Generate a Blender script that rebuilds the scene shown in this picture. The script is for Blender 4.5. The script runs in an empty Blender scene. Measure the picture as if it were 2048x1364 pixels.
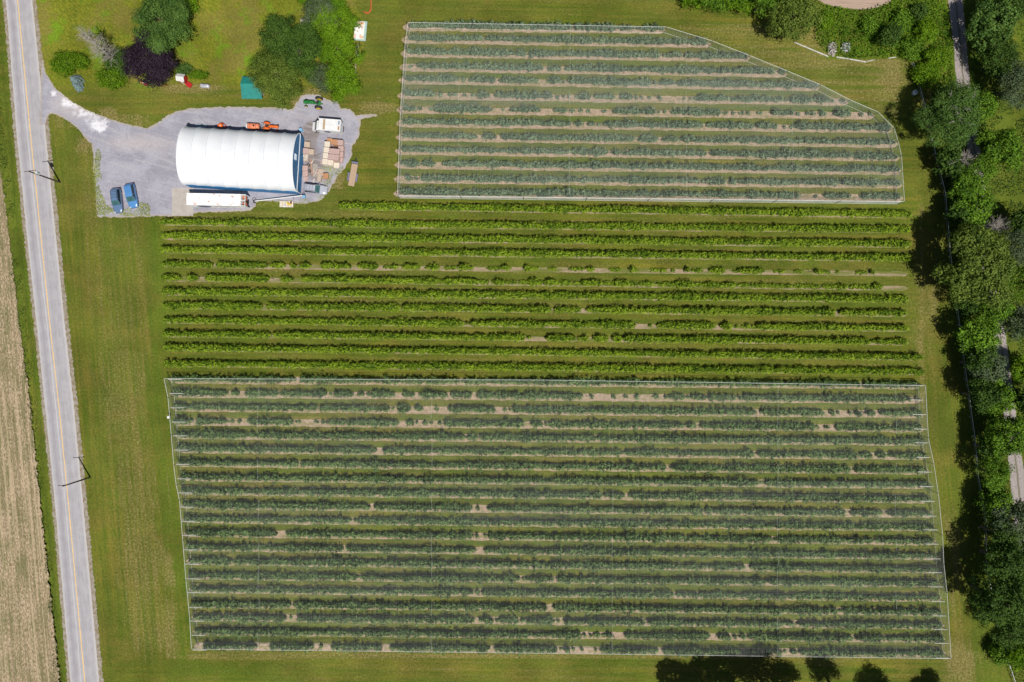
import bpy, bmesh, math, random
import numpy as np
from mathutils import Vector, Matrix
R = math.radians
rng = np.random.default_rng(7)
random.seed(7)
scene = bpy.context.scene
COL = scene.collection

# ------------------------------------------------------------------ camera, sky, sun
HC = 136.5                       # height of the drone
cam_d = bpy.data.cameras.new('camera')
cam = bpy.data.objects.new('camera', cam_d); COL.objects.link(cam)
cam.location = (0, 0, HC); cam.rotation_euler = (0, 0, 0)
cam_d.sensor_width = 36.0; cam_d.lens = 24.0
cam_d.clip_start = 1.0; cam_d.clip_end = 6000.0
scene.camera = cam
SUN_EL, SUN_AZ = R(61), R(150)   # azimuth clockwise from +Y
w = bpy.data.worlds.new('World'); scene.world = w; w.use_nodes = True
nt = w.node_tree
bg = nt.nodes['Background']
sky = nt.nodes.new('ShaderNodeTexSky'); sky.sky_type = 'NISHITA'; sky.sun_disc = False
sky.sun_elevation = SUN_EL; sky.sun_rotation = SUN_AZ
nt.links.new(sky.outputs[0], bg.inputs[0]); bg.inputs[1].default_value = 0.052
sd = bpy.data.lights.new('sun', 'SUN'); sd.energy = 5.0; sd.angle = R(0.5); sd.color = (1.0, 0.955, 0.89)
so = bpy.data.objects.new('sun', sd); COL.objects.link(so); so.location = (40, -70, 150)
dirv = Vector((math.sin(SUN_AZ)*math.cos(SUN_EL), math.cos(SUN_AZ)*math.cos(SUN_EL), math.sin(SUN_EL)))
so.rotation_euler = dirv.to_track_quat('Z', 'Y').to_euler()
scene.view_settings.view_transform = 'Standard'; scene.view_settings.look = 'None'
scene.view_settings.exposure = 0.0; scene.view_settings.gamma = 1.0
scene.cycles.max_bounces = 6; scene.cycles.transparent_max_bounces = 12
scene.cycles.diffuse_bounces = 3

# ------------------------------------------------------------------ helpers
def P(X, Y, z=0.0):
    """world point at height z for a place read off the survey picture (0.1 m a pixel on the ground)"""
    k = 0.1*(HC-z)/HC
    return Vector(((X-1024)*k, (682-Y)*k, z))
def PL(pts, z=0.0): return [(P(x, y, z).x, P(x, y, z).y) for x, y in pts]

def smooth_noise1(n, step, r=rng):
    k = max(3, int(n/step)+3)
    a = r.random(k); xs = np.arange(n)/step
    i = np.floor(xs).astype(int); f = xs-i; f = f*f*(3-2*f)
    return a[i]*(1-f)+a[i+1]*f
def vnoise(x, y, seed=0):
    def h(i, j):
        v = np.sin(i*127.1+j*311.7+seed*74.7)*43758.5453
        return v-np.floor(v)
    i = np.floor(x); j = np.floor(y); fx = x-i; fy = y-j
    fx = fx*fx*(3-2*fx); fy = fy*fy*(3-2*fy)
    return (h(i, j)*(1-fx)+h(i+1, j)*fx)*(1-fy)+(h(i, j+1)*(1-fx)+h(i+1, j+1)*fx)*fy
def fbm(x, y, seed=0, o=4):
    t = 0; a = .5
    for k in range(o): t = t+a*vnoise(x*2**k, y*2**k, seed+k); a *= .5
    return t
def sdist(px, py, poly):
    """signed distance to polygon, positive inside (metres)"""
    pts = np.array(poly, float); n = len(pts)
    d = np.full(px.shape, 1e9); ins = np.zeros(px.shape, bool)
    for a in range(n):
        x1, y1 = pts[a]; x2, y2 = pts[(a+1) % n]
        dx, dy = x2-x1, y2-y1; L = dx*dx+dy*dy+1e-12
        t = np.clip(((px-x1)*dx+(py-y1)*dy)/L, 0, 1)
        d = np.minimum(d, np.hypot(px-(x1+t*dx), py-(y1+t*dy)))
        if abs(dy) > 1e-9:
            c = ((y1 > py) != (y2 > py)) & (px < dx*(py-y1)/dy+x1)
            ins ^= c
    return np.where(ins, d, -d)

def tag(o, label=None, cat=None, group=None, kind=None):
    if label: o['label'] = label
    if cat: o['category'] = cat
    if group: o['group'] = group
    if kind: o['kind'] = kind
    return o
def thing(name, label, cat, loc=(0, 0, 0), rz=0.0, group=None):
    o = bpy.data.objects.new(name, None); COL.objects.link(o)
    o.location = loc; o.rotation_euler = (0, 0, rz); o.empty_display_size = .3
    return tag(o, label, cat, group)
def link(name, me, mat=None, parent=None):
    o = bpy.data.objects.new(name, me); COL.objects.link(o)
    if mat is not None and len(me.materials) == 0: me.materials.append(mat)
    if parent is not None: o.parent = parent
    return o
def copy_tree(o, parent=None):
    c = o.copy(); COL.objects.link(c)
    if parent is not None: c.parent = parent
    for ch in list(o.children): copy_tree(ch, c)
    return c

def quads_mesh(name, V, tint=None):
    """V (N,4,3) -> mesh of N quads, one float attribute"""
    N = V.shape[0]
    me = bpy.data.meshes.new(name)
    me.vertices.add(N*4); me.vertices.foreach_set('co', V.reshape(-1).astype(np.float32))
    me.loops.add(N*4); me.loops.foreach_set('vertex_index', np.arange(N*4, dtype=np.int32))
    me.polygons.add(N); me.polygons.foreach_set('loop_start', np.arange(0, N*4, 4, dtype=np.int32))
    me.update(calc_edges=True)
    if tint is not None:
        a = me.attributes.new('tint', 'FLOAT', 'POINT'); a.data.foreach_set('value', np.repeat(tint, 4).astype(np.float32))
    return me
def leaf_quads(C, Nrm, size, r=rng, asp=.6):
    N = len(C)
    Nrm = Nrm/(np.linalg.norm(Nrm, axis=1, keepdims=True)+1e-9)
    rv = r.normal(size=(N, 3)); T = np.cross(Nrm, rv); T /= (np.linalg.norm(T, axis=1, keepdims=True)+1e-9)
    B = np.cross(Nrm, T)
    s = np.asarray(size).reshape(-1, 1)*np.ones((N, 1))*.5
    return np.stack([C-T*s, C-B*s*asp, C+T*s, C+B*s*asp], axis=1)

class MB:
    def __init__(s): s.v = []; s.f = []; s.M = Matrix()
    def add(s, vs, fs):
        b = len(s.v); s.v += [tuple(s.M @ Vector(p)) for p in vs]; s.f += [tuple(b+i for i in f) for f in fs]; return s
    def box(s, c, d, rz=0, ch=0.0):
        x, y, z = d[0]/2, d[1]/2, d[2]/2
        ca, sa = math.cos(rz), math.sin(rz)
        if ch <= 0:
            pts = [(i*x, j*y, k*z) for k in (-1, 1) for j in (-1, 1) for i in (-1, 1)]
            fs = [(0, 2, 3, 1), (4, 5, 7, 6), (0, 1, 5, 4), (2, 6, 7, 3), (0, 4, 6, 2), (1, 3, 7, 5)]
        else:
            bm = bmesh.new(); bmesh.ops.create_cube(bm, size=1.0)
            for v in bm.verts: v.co = Vector((v.co.x*2*x, v.co.y*2*y, v.co.z*2*z))
            bmesh.ops.bevel(bm, geom=bm.edges[:], offset=ch, segments=2, affect='EDGES', profile=.6)
            bm.verts.index_update()
            pts = [tuple(v.co) for v in bm.verts]; fs = [tuple(v.index for v in f.verts) for f in bm.faces]; bm.free()
        return s.add([(c[0]+p[0]*ca-p[1]*sa, c[1]+p[0]*sa+p[1]*ca, c[2]+p[2]) for p in pts], fs)
    def tube(s, p0, p1, r0, r1=None, n=8, cap=True):
        r1 = r0 if r1 is None else r1
        p0, p1 = Vector(p0), Vector(p1); d = (p1-p0)
        if d.length < 1e-6: return s
        q = d.to_track_quat('Z', 'Y'); vs = []
        for p, r in ((p0, r0), (p1, r1)):
            for k in range(n):
                a = 2*math.pi*k/n; vs.append(tuple(p+q @ Vector((math.cos(a)*r, math.sin(a)*r, 0))))
        fs = [(k, (k+1) % n, n+(k+1) % n, n+k) for k in range(n)]
        if cap: fs += [tuple(range(n-1, -1, -1)), tuple(range(n, 2*n))]
        return s.add(vs, fs)
    def path(s, pts, r, n=6):
        for a, b in zip(pts[:-1], pts[1:]): s.tube(a, b, r, r, n)
        return s
    def torus(s, c, R1, r, ax='z', n=20, m=8):
        vs = []; fs = []
        for i in range(n):
            a = 2*math.pi*i/n
            for j in range(m):
                b = 2*math.pi*j/m; q = R1+r*math.cos(b); h = r*math.sin(b)
                p = (q*math.cos(a), q*math.sin(a), h) if ax == 'z' else ((q*math.cos(a), h, q*math.sin(a)) if ax == 'y' else (h, q*math.cos(a), q*math.sin(a)))
                vs.append((c[0]+p[0], c[1]+p[1], c[2]+p[2]))
                fs.append((i*m+j, ((i+1) % n)*m+j, ((i+1) % n)*m+(j+1) % m, i*m+(j+1) % m))
        return s.add(vs, fs)
    def loft(s, secs, cap=True):
        n = len(secs[0]); vs = [p for c in secs for p in c]; fs = []
        for i in range(len(secs)-1):
            for k in range(n): fs.append((i*n+k, i*n+(k+1) % n, (i+1)*n+(k+1) % n, (i+1)*n+k))
        if cap: fs += [tuple(range(n-1, -1, -1)), tuple(range((len(secs)-1)*n, len(secs)*n))]
        return s.add(vs, fs)
    def build(s, name, mat, parent=None, smooth=False, bevel=0):
        me = bpy.data.meshes.new(name); me.from_pydata(s.v, [], s.f)
        me.materials.append(mat)
        bm = bmesh.new(); bm.from_mesh(me); bmesh.ops.recalc_face_normals(bm, faces=bm.faces)
        if bevel: bmesh.ops.bevel(bm, geom=bm.edges[:], offset=bevel, segments=2, affect='EDGES', profile=.5)
        bm.to_mesh(me); bm.free()
        if smooth:
            me.polygons.foreach_set('use_smooth', [True]*len(me.polygons))
            try: me.set_sharp_from_angle(angle=R(38))
            except Exception: pass
        return link(name, me, None, parent)

# ------------------------------------------------------------------ materials
class NT:
    def __init__(s, name):
        s.m = bpy.data.materials.new(name); s.m.use_nodes = True; s.t = s.m.node_tree
        s.b = s.t.nodes['Principled BSDF']; s.o = s.t.nodes['Material Output']
    def n(s, t, **kw):
        x = s.t.nodes.new(t)
        for k, v in kw.items(): setattr(x, k, v)
        return x
    def l(s, a, b): s.t.links.new(a, b)
    def noise(s, vec, scale, detail=4, rough=.55):
        x = s.n('ShaderNodeTexNoise'); x.inputs['Scale'].default_value = scale
        x.inputs['Detail'].default_value = detail; x.inputs['Roughness'].default_value = rough
        s.l(vec, x.inputs['Vector']); return x.outputs['Fac']
    def ramp(s, fac, a, b, lo=0.0, hi=1.0):
        x = s.n('ShaderNodeMapRange'); x.inputs[1].default_value = a; x.inputs[2].default_value = b
        x.inputs[3].default_value = lo; x.inputs[4].default_value = hi
        x.interpolation_type = 'SMOOTHSTEP'
        s.l(fac, x.inputs[0]); return x.outputs[0]
    def mix(s, fac, a, b, mode='MIX'):
        x = s.n('ShaderNodeMix', data_type='RGBA', blend_type=mode)
        for i, v in ((0, fac), (6, a), (7, b)):
            if isinstance(v, (int, float)): x.inputs[i].default_value = v
            elif isinstance(v, tuple): x.inputs[i].default_value = (*v, 1) if len(v) == 3 else v
            else: s.l(v, x.inputs[i])
        return x.outputs[2]
    def math(s, op, a, b=0.0):
        x = s.n('ShaderNodeMath', operation=op)
        for i, v in ((0, a), (1, b)):
            if isinstance(v, (int, float)): x.inputs[i].default_value = v
            else: s.l(v, x.inputs[i])
        return x.outputs[0]
    def pos(s, scale=None, skew=None):
        g = s.n('ShaderNodeNewGeometry').outputs['Position']
        return s.mapv(g, scale, skew)
    def mapv(s, g, scale=None, skew=None):
        if skew:       # skew = (kx: x += kx*y, ky: y += ky*x)
            sp = s.n('ShaderNodeSeparateXYZ'); s.l(g, sp.inputs[0]); c = s.n('ShaderNodeCombineXYZ')
            s.l(s.math('ADD', sp.outputs[0], s.math('MULTIPLY', sp.outputs[1], skew[0])), c.inputs[0])
            s.l(s.math('ADD', sp.outputs[1], s.math('MULTIPLY', sp.outputs[0], skew[1])), c.inputs[1])
            g = c.outputs[0]
        if scale:
            m = s.n('ShaderNodeMapping'); m.inputs['Scale'].default_value = scale; s.l(g, m.inputs[0]); g = m.outputs[0]
        return g
    def attr(s, name):
        a = s.n('ShaderNodeAttribute', attribute_name=name); return a
    def col(s, c, rough=.8, spec=.3):
        s.l(c, s.b.inputs['Base Color']); s.b.inputs['Roughness'].default_value = rough
        s.b.inputs['Specular IOR Level'].default_value = spec

MATS = {}
def pm(name, c, c2=None, scale=3.0, rough=.6, metal=0.0, spec=.4, bump=0.0, coat=0.0):
    """object-space procedural material: two tones of noise plus a fine grain"""
    if name in MATS: return MATS[name]
    m = NT(name); tc = m.n('ShaderNodeTexCoord').outputs['Object']
    c2 = c2 or tuple(x*.78 for x in c)
    f = m.ramp(m.noise(tc, scale, 5), .35, .68)
    m.col(m.mix(f, c, c2), rough, spec); m.b.inputs['Metallic'].default_value = metal
    if coat: m.b.inputs['Coat Weight'].default_value = coat
    if bump:
        b = m.n('ShaderNodeBump'); b.inputs['Strength'].default_value = bump; b.inputs['Distance'].default_value = .02
        m.l(m.noise(tc, scale*6, 4), b.inputs['Height']); m.l(b.outputs[0], m.b.inputs['Normal'])
    MATS[name] = m.m; return m.m
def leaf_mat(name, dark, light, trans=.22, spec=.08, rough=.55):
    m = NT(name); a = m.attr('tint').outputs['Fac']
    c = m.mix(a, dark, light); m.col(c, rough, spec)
    tr = m.n('ShaderNodeBsdfTranslucent'); m.l(m.mix(.5, c, light), tr.inputs[0])
    ms = m.n('ShaderNodeMixShader'); ms.inputs[0].default_value = trans
    m.l(m.b.outputs[0], ms.inputs[1]); m.l(tr.outputs[0], ms.inputs[2]); m.l(ms.outputs[0], m.o.inputs[0])
    return m.m

def ground_mat():
    m = NT('grass_ground')
    A = m.attr('zone'); sp = m.n('ShaderNodeSeparateColor'); m.l(A.outputs['Color'], sp.inputs[0])
    dry, lush, ys = sp.outputs[0], sp.outputs[1], sp.outputs[2]
    mead = m.attr('meadow').outputs['Fac']; curve = m.attr('tracks').outputs['Fac']
    p = m.pos()
    big = m.noise(p, .06, 4); mid = m.noise(p, .45, 5); fine = m.noise(p, 2.6, 6, .7); vf = m.noise(p, 7.0, 3, .7)
    sx = m.noise(m.pos((.025, .9, 1), (0, .0125)), 1.0, 5, .65)
    sx2 = m.noise(m.pos((.06, 2.8, 1), (0, .0125)), 1.0, 4, .7)
    sy = m.noise(m.pos((.9, .03, 1), (.09, 0)), 1.0, 5, .65)
    sy2 = m.noise(m.pos((2.6, .09, 1), (.09, 0)), 1.0, 4, .7)
    s1 = m.mix(ys, sx, sy); s2 = m.mix(ys, sx2, sy2)
    c = m.mix(m.ramp(s1, .34, .66), (.064, .098, .009), (.138, .130, .018))
    c = m.mix(m.ramp(big, .38, .62, 0, .6), c, (.104, .120, .018))
    c = m.mix(m.ramp(m.noise(m.pos((.10, .16, 1), (.1, 0)), 1.0, 5, .65), .47, .66, 0, .55), c, (.165, .130, .028))
    c = m.mix(m.ramp(s2, .40, .68, 0, .55), c, (.062, .088, .013))
    c = m.mix(m.math('MULTIPLY', lush, m.ramp(mid, .2, .7, .45, .95)), c, (.070, .118, .010))
    gr = m.noise(m.pos((3.2, .9, 1), (.8, 0)), 1.0, 5, .7)
    mc = m.mix(m.ramp(gr, .36, .64), (.082, .118, .009), (.200, .195, .018))
    mc = m.mix(m.ramp(m.noise(p, .12, 5, .65), .45, .58, 0, .75), mc, (.170, .140, .035))
    mc = m.mix(m.ramp(m.noise(p, .20, 4, .6), .52, .66, 0, .9), mc, (.110, .210, .010))
    mc = m.mix(m.ramp(m.noise(p, .8, 4, .7), .60, .74, 0, .8), mc, (.250, .210, .012))
    c = m.mix(m.math('MULTIPLY', mead, .95), c, mc); c = scaled(m, c, m.ramp(m.noise(p, .09, 5, .65), .35, .65, .86, 1.18))
    d = m.math('ADD', m.math('MULTIPLY', s1, .36), m.math('ADD', m.math('MULTIPLY', s2, .46), m.math('MULTIPLY', fine, .18)))
    dd = m.math('SUBTRACT', m.math('ADD', d, m.math('MULTIPLY', dry, .40)), .61)
    c = m.mix(m.ramp(dd, 0, .20, 0, .62), c, m.mix(m.ramp(fine, .4, .7), (.160, .128, .040), (.290, .230, .110)))
    g = m.math('MULTIPLY', m.ramp(fine, .3, .72, .74, 1.28), m.ramp(vf, .3, .7, .80, 1.22))  # grain includes the tiny shade between blades, multiplied into the grass colour
    x = m.n('ShaderNodeVectorMath', operation='SCALE'); m.l(c, x.inputs[0]); m.l(g, x.inputs['Scale'])
    m.col(x.outputs[0], .95, .1)
    return m.m
def sheet_mat(name, colfn, edge=.5, escale=1.3, rough=.95, ragged=True):
    m = NT(name); p = m.pos(); m.col(colfn(m, p), rough, .15)
    if ragged:
        d = m.attr('edge').outputs['Fac']
        n = m.math('MULTIPLY', m.math('SUBTRACT', m.noise(p, escale, 5, .7), .5), edge*2.4)
        a = m.math('GREATER_THAN', m.math('ADD', d, n), 0)
        tr = m.n('ShaderNodeBsdfTransparent'); ms = m.n('ShaderNodeMixShader')
        m.l(a, ms.inputs[0]); m.l(tr.outputs[0], ms.inputs[1]); m.l(m.b.outputs[0], ms.inputs[2]); m.l(ms.outputs[0], m.o.inputs[0])
    return m.m
def scaled(m, c, g):
    x = m.n('ShaderNodeVectorMath', operation='SCALE'); m.l(c, x.inputs[0]); m.l(g, x.inputs['Scale']); return x.outputs[0]

def grid_sheet(name, poly, z, mat, cell=.5, margin=.35, extra=None, kind='structure'):
    """a ground sheet following a polygon; attribute 'edge' = distance inside it"""
    pts = np.array(poly); x0, y0 = pts.min(0)-1; x1, y1 = pts.max(0)+1
    nx = max(2, int((x1-x0)/cell)); ny = max(2, int((y1-y0)/cell))
    xs = np.linspace(x0, x1, nx+1); ys = np.linspace(y0, y1, ny+1)
    X, Y = np.meshgrid(xs, ys); D = sdist(X, Y, poly)
    cellmax = np.maximum(np.maximum(D[:-1, :-1], D[1:, :-1]), np.maximum(D[:-1, 1:], D[1:, 1:]))
    J, I = np.nonzero(cellmax > -margin)
    a = J*(nx+1)+I; F = np.stack([a, a+1, a+nx+2, a+nx+1], 1)
    used, inv = np.unique(F, return_inverse=True); F = inv.reshape(F.shape)
    V = np.stack([X.ravel()[used], Y.ravel()[used], np.full(len(used), z)], 1)
    me = bpy.data.meshes.new(name); N = len(F)
    me.vertices.add(len(V)); me.vertices.foreach_set('co', V.ravel().astype(np.float32))
    me.loops.add(N*4); me.loops.foreach_set('vertex_index', F.ravel().astype(np.int32))
    me.polygons.add(N); me.polygons.foreach_set('loop_start', np.arange(0, N*4, 4, dtype=np.int32)); me.update(calc_edges=True)
    at = me.attributes.new('edge', 'FLOAT', 'POINT'); at.data.foreach_set('value', D.ravel()[used].astype(np.float32))
    if extra:
        for k, fn in extra.items():
            at = me.attributes.new(k, 'FLOAT', 'POINT'); at.data.foreach_set('value', fn(V[:, 0], V[:, 1]).astype(np.float32))
    o = link(name, me, mat); tag(o, kind=kind); return o

# ------------------------------------------------------------------ ground
def gauss(X, Y, cx, cy, rx, ry):      # picture pixels
    return np.exp(-(((X-cx)/rx)**2+((Y-cy)/ry)**2))
UP_TOP = [(816, 45), (1333, 54), (1425, 82), (1499, 111), (1575, 142), (1641, 169.5), (1700, 199.5), (1756, 224), (1788, 256), (1796, 282), (1803, 311), (1805, 343), (1809, 403), (1300, 397), (795, 391), (798, 300), (801, 220), (806, 150), (810, 90)]
LOW_TOP = [(328, 757), (336, 795), (342.6, 870), (347.5, 930), (352.5, 970), (359, 1000), (365.5, 1080), (372, 1160), (379, 1232), (383, 1298), (1140, 1307), (1902, 1317), (1894, 1185), (1887.6, 1128), (1885, 1070), (1876.5, 986), (1867.6, 928), (1856.5, 875), (1851, 771), (1090, 760)]
def build_ground():
    X0, X1, Y0, Y1 = -120, 2170, -120, 1490
    gx = np.arange(X0, X1+1, 5.0); gy = np.arange(Y0, Y1+1, 5.0)
    XX, YY = np.meshgrid(gx, gy)
    # zone masks in survey pixels
    dry = np.zeros(XX.shape); lush = np.zeros(XX.shape); ysm = np.zeros(XX.shape); mead = np.zeros(XX.shape)
    WX = XX; WY = YY; XX = XX+44*(fbm(XX/55, YY/75, 91)-.47)+14*(fbm(XX/12, YY/16, 92)-.47); YY = YY+26*(fbm(WX/60, WY/50, 93)-.47)*((WX > 330) | (WY > 1250))*(WY > 1310)
    roadx = np.interp(YY, [0, 270, 500, 640, 820, 1000, 1364], [38, 63, 86, 101, 120, 137, 170])
    left = (1-.6/(1+np.exp(-(YY-1310)/14)))/(1+np.exp((XX-332-np.clip((YY-750)/550, 0, 1)*45)/6))*(YY > 225)
    right = 1/(1+np.exp(-(XX-1838-np.clip((YY-760)/550, 0, 1)*62)/8))
    ysm = np.clip(left+right, 0, 1)
    dry += .62*left*np.clip((XX-roadx-45)/60, 0, 1)*(.55+.45*fbm(XX/90, YY/160, 3))*np.where(YY > 700, 1.0, .78)
    lush += left*np.clip((XX-285-np.clip((YY-750)/550, 0, 1)*50)/30, 0, 1)*.6
    dry -= left*np.clip((XX-285-np.clip((YY-750)/550, 0, 1)*50)/30, 0, 1)*.5
    lush += left*gauss(XX, YY, 130, 300, 40, 60)*.6
    dry += .62*right*fbm(XX/40, YY/120, 5)
    dry += .5*right*(gauss(XX, YY, 1860, 660, 20, 200)*.4+gauss(XX, YY, 1905, 1100, 20, 160)*.5+gauss(XX, YY, 1930, 1310, 60, 30))
    # lawn beside the barn, dry around the gravel
    dry += .45*((XX > 90) & (XX < 760) & (YY < 260) & (YY > 165))*fbm(XX/40, YY/30, 9)
    dry += .9*(gauss(XX, YY, 171, 290, 12, 14)+gauss(XX, YY, 672, 360, 18, 26)+gauss(XX, YY, 215, 222, 14, 8)+gauss(XX, YY, 600, 205, 22, 12)+gauss(XX, YY, 620, 185, 20, 10)+gauss(XX, YY, 760, 215, 40, 12)+gauss(XX, YY, 385, 175, 50, 10))
    # headland above the netted block and curving round its corner
    dry += .25*((YY < 45+np.clip(XX-1333, 0, 500)*.42) & (XX > 720) & (YY < 250))*(.4+.9*fbm(XX/120, (YY-np.clip(XX-1250, 0, 600)*.2)/7, 21))
    dry += .45*gauss(XX, YY, 1785, 150, 30, 35)
    dry += .35*gauss(XX, YY, 756, 120, 10, 80)
    dry += .3*((XX > 380) & (YY > 1300))
    lush += .6*gauss(XX, YY, 450, 1345, 90, 14)
    # meadow top left
    md = 1/(1+np.exp(-(170-YY)/5))*((XX > 72) & (XX < 722))
    mead = md*(.7+.3*fbm(XX/60, YY/60, 33)); dry -= md*.2; ysm = ysm*(1-md)
    # grass alleys: brown-green wear
    inner = ((WX > 330) & (WX < 1850) & (WY > 400) & (WY < 1320)) | ((WX > 800) & (WX < 1800) & (WY > 45) & (WY < 400))
    dry += inner*(.10+.38*fbm(XX/220, YY/9, 41))
    lush += inner*.9*np.clip(fbm(XX/300, YY/14, 45)-.5, 0, 1)*2
    lush += .8*gauss(XX, YY, 1072, 505, 26, 22)
    wild = 1/(1+np.exp(-(XX-1893-(YY-480)*.075)/10)); wild = np.maximum(wild, ((XX > 1640) & (YY < 118))*1.0)
    lush += wild*.55; dry -= wild*.5
    ditch = 1/(1+np.exp((WX-roadx+24)/4)); lush += ditch*.5; dry += ditch*.2
    # turning tracks of a tractor on the lawn
    XX, YY = WX, WY; tr = np.zeros(XX.shape)
    for (cx, cy, ra, wd) in ((250, 850, 38, 3), (250, 850, 52, 3), (254, 846, 66, 3.5), (262, 822, 30, 3), (215, 520, 60, 3), (222, 512, 76, 3), (1720, 175, 90, 3), (1712, 168, 72, 3)):
        dd_ = np.hypot(XX-cx, (YY-cy)*1.1); tr = np.maximum(tr, np.exp(-((dd_-ra)/wd)**2)*np.clip(fbm(XX/40, YY/40, int(ra))*2.2-.6, 0, 1))
    for (x1, y1, x2, y2) in ((735, 0, 742, 390), (752, 20, 762, 400), (1848, 430, 1880, 1280), (1862, 430, 1902, 1290), (820, 18, 1320, 26), (820, 34, 1325, 40), (380, 1330, 1400, 1345), (400, 1345, 1400, 1356)):
        t_ = np.clip(((XX-x1)*(x2-x1)+(YY-y1)*(y2-y1))/((x2-x1)**2+(y2-y1)**2), 0, 1); dd_ = np.hypot(XX-x1-t_*(x2-x1), YY-y1-t_*(y2-y1)); tr = np.maximum(tr, np.exp(-(dd_/3.0)**2)*np.clip(fbm(XX/50, YY/50, 77)*2.0-.5, 0, 1))
    W = lambda A, k: A[..., None]
    me = bpy.data.meshes.new('ground')
    ny, nx = XX.shape
    XX, YY = WX, WY; wx = (XX-1024)*.1; wy = (682-YY)*.1
    z = np.zeros(XX.shape)
    # shallow roadside ditch
    dd = (XX-(roadx-54))/9.0; z -= .55*np.exp(-dd*dd)*(XX < roadx)
    V = np.stack([wx.ravel(), wy.ravel(), z.ravel()], 1)
    a = (np.arange(ny-1)[:, None]*nx+np.arange(nx-1)[None, :]).ravel()
    F = np.stack([a, a+nx, a+nx+1, a+1], 1)
    # outer apron out to the horizon
    bx0, bx1, by0, by1 = wx.min(), wx.max(), wy.min(), wy.max(); B = 2500.0
    nV = len(V)
    oV = np.array([(-B, -B, 0), (bx0, -B, 0), (bx1, -B, 0), (B, -B, 0), (-B, by0, 0), (bx0, by0, 0), (bx1, by0, 0), (B, by0, 0),
                   (-B, by1, 0), (bx0, by1, 0), (bx1, by1, 0), (B, by1, 0), (-B, B, 0), (bx0, B, 0), (bx1, B, 0), (B, B, 0)], float)
    oF = [(r*4+c, r*4+c+1, r*4+c+5, r*4+c+4) for r in range(3) for c in range(3) if not (r == 1 and c == 1)]
    V = np.vstack([V, oV]); F = np.vstack([F, np.array(oF)+nV])
    N = len(F)
    me.vertices.add(len(V)); me.vertices.foreach_set('co', V.ravel().astype(np.float32))
    me.loops.add(N*4); me.loops.foreach_set('vertex_index', F.ravel().astype(np.int32))
    me.polygons.add(N); me.polygons.foreach_set('loop_start', np.arange(0, N*4, 4, dtype=np.int32)); me.update(calc_edges=True)
    ca = me.attributes.new('zone', 'FLOAT_COLOR', 'POINT')
    cc = np.ones((len(V), 4)); cc[:, :3] = (.3, .3, 0)
    cc[:nV, 0] = np.clip(dry, 0, 1.3).ravel(); cc[:nV, 1] = np.clip(lush, 0, 1).ravel(); cc[:nV, 2] = ysm.ravel()
    ca.data.foreach_set('color', cc.ravel().astype(np.float32))
    for nm, ar in (('meadow', mead), ('tracks', tr)):
        at = me.attributes.new(nm, 'FLOAT', 'POINT'); v = np.zeros(len(V)); v[:nV] = ar.ravel(); at.data.foreach_set('value', v.astype(np.float32))
    return tag(link('ground', me, ground_mat()), kind='structure')
build_ground()

# stubble field left of the ditch
def c_stub(m, p):
    s = m.noise(m.pos((1.5, .12, 1), (.088, 0)), 1.0, 5, .7); f = m.noise(p, 3.2, 5, .75); b = m.noise(p, .22, 4)
    f2 = m.noise(m.pos((4.5, 1.6, 1), (.088, 0)), 1.0, 4, .75)
    c = m.mix(m.ramp(f2, .36, .66), (.150, .115, .066), (.52, .40, .27))
    g = m.math('ADD', m.math('MULTIPLY', s, .55), m.math('ADD', m.math('MULTIPLY', b, .25), m.math('MULTIPLY', f, .35)))
    c = m.mix(m.ramp(g, .52, .67, 0, .75), c, (.095, .108, .032))
    ln = m.noise(m.pos((2.2, .02, 1), (.088, 0)), 1.0, 2, .5)
    return m.mix(m.ramp(ln, .56, .64, 0, .55), m.mix(m.ramp(ln, .40, .47, .45, 0), c, (.15, .125, .065)), (.42, .33, .21))
road_l = [(-60, -2), (0, 12), (270, 33.7), (500, 57), (640, 72.6), (820, 91), (1000, 109.5), (1364, 141), (1500, 153)]
road_r = [(-60, 57), (0, 65), (270, 92), (500, 115), (640, 129), (820, 149), (1000, 166), (1364, 199), (1500, 212)]
field = [(-1500, -1500), (-60, -1500), (-35, 200), (0, 330), (12, 420), (38, 640), (62, 820), (80, 1000), (100, 1180), (120, 1364), (135, 1500), (250, 2800), (-1500, 2800)]
grid_sheet('stubble_field', [p for p in PL([(max(-260, x), min(1700, max(-260, y))) for x, y in field])], .006, sheet_mat('stubble', c_stub, .9, .8), .7, .9)

def lerp_edge(E, y): return float(np.interp(y, [e[0] for e in E], [e[1] for e in E]))
# asphalt road with a centre line
def c_road(m, p):
    uv = m.n('ShaderNodeUVMap'); sp = m.n('ShaderNodeSeparateXYZ'); m.l(uv.outputs[0], sp.inputs[0]); u = sp.outputs[0]
    c = m.mix(m.ramp(m.noise(p, .5, 5), .35, .65), (.300, .285, .300), (.350, .335, .350))
    st = m.noise(m.mapv(uv.outputs[0], (22, .25, 1)), 1.0, 4, .6)
    c = m.mix(m.ramp(st, .42, .66, 0, .7), c, (.385, .375, .385))
    def band(cx, w_, k, cb):
        nonlocal c
        d = m.math('ABSOLUTE', m.math('SUBTRACT', u, cx)); c = m.mix(m.ramp(d, 0, w_, k, 0), c, cb)
    band(.37, .035, .6, (.50, .50, .50)); band(.20, .12, .55, (.245, .230, .250)); band(.62, .10, .35, (.27, .26, .275)); band(.03, .07, .6, (.44, .43, .42)); band(.97, .08, .7, (.46, .44, .42))
    return scaled(m, c, m.ramp(m.noise(p, 9, 4, .7), .3, .7, .9, 1.1))
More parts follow.
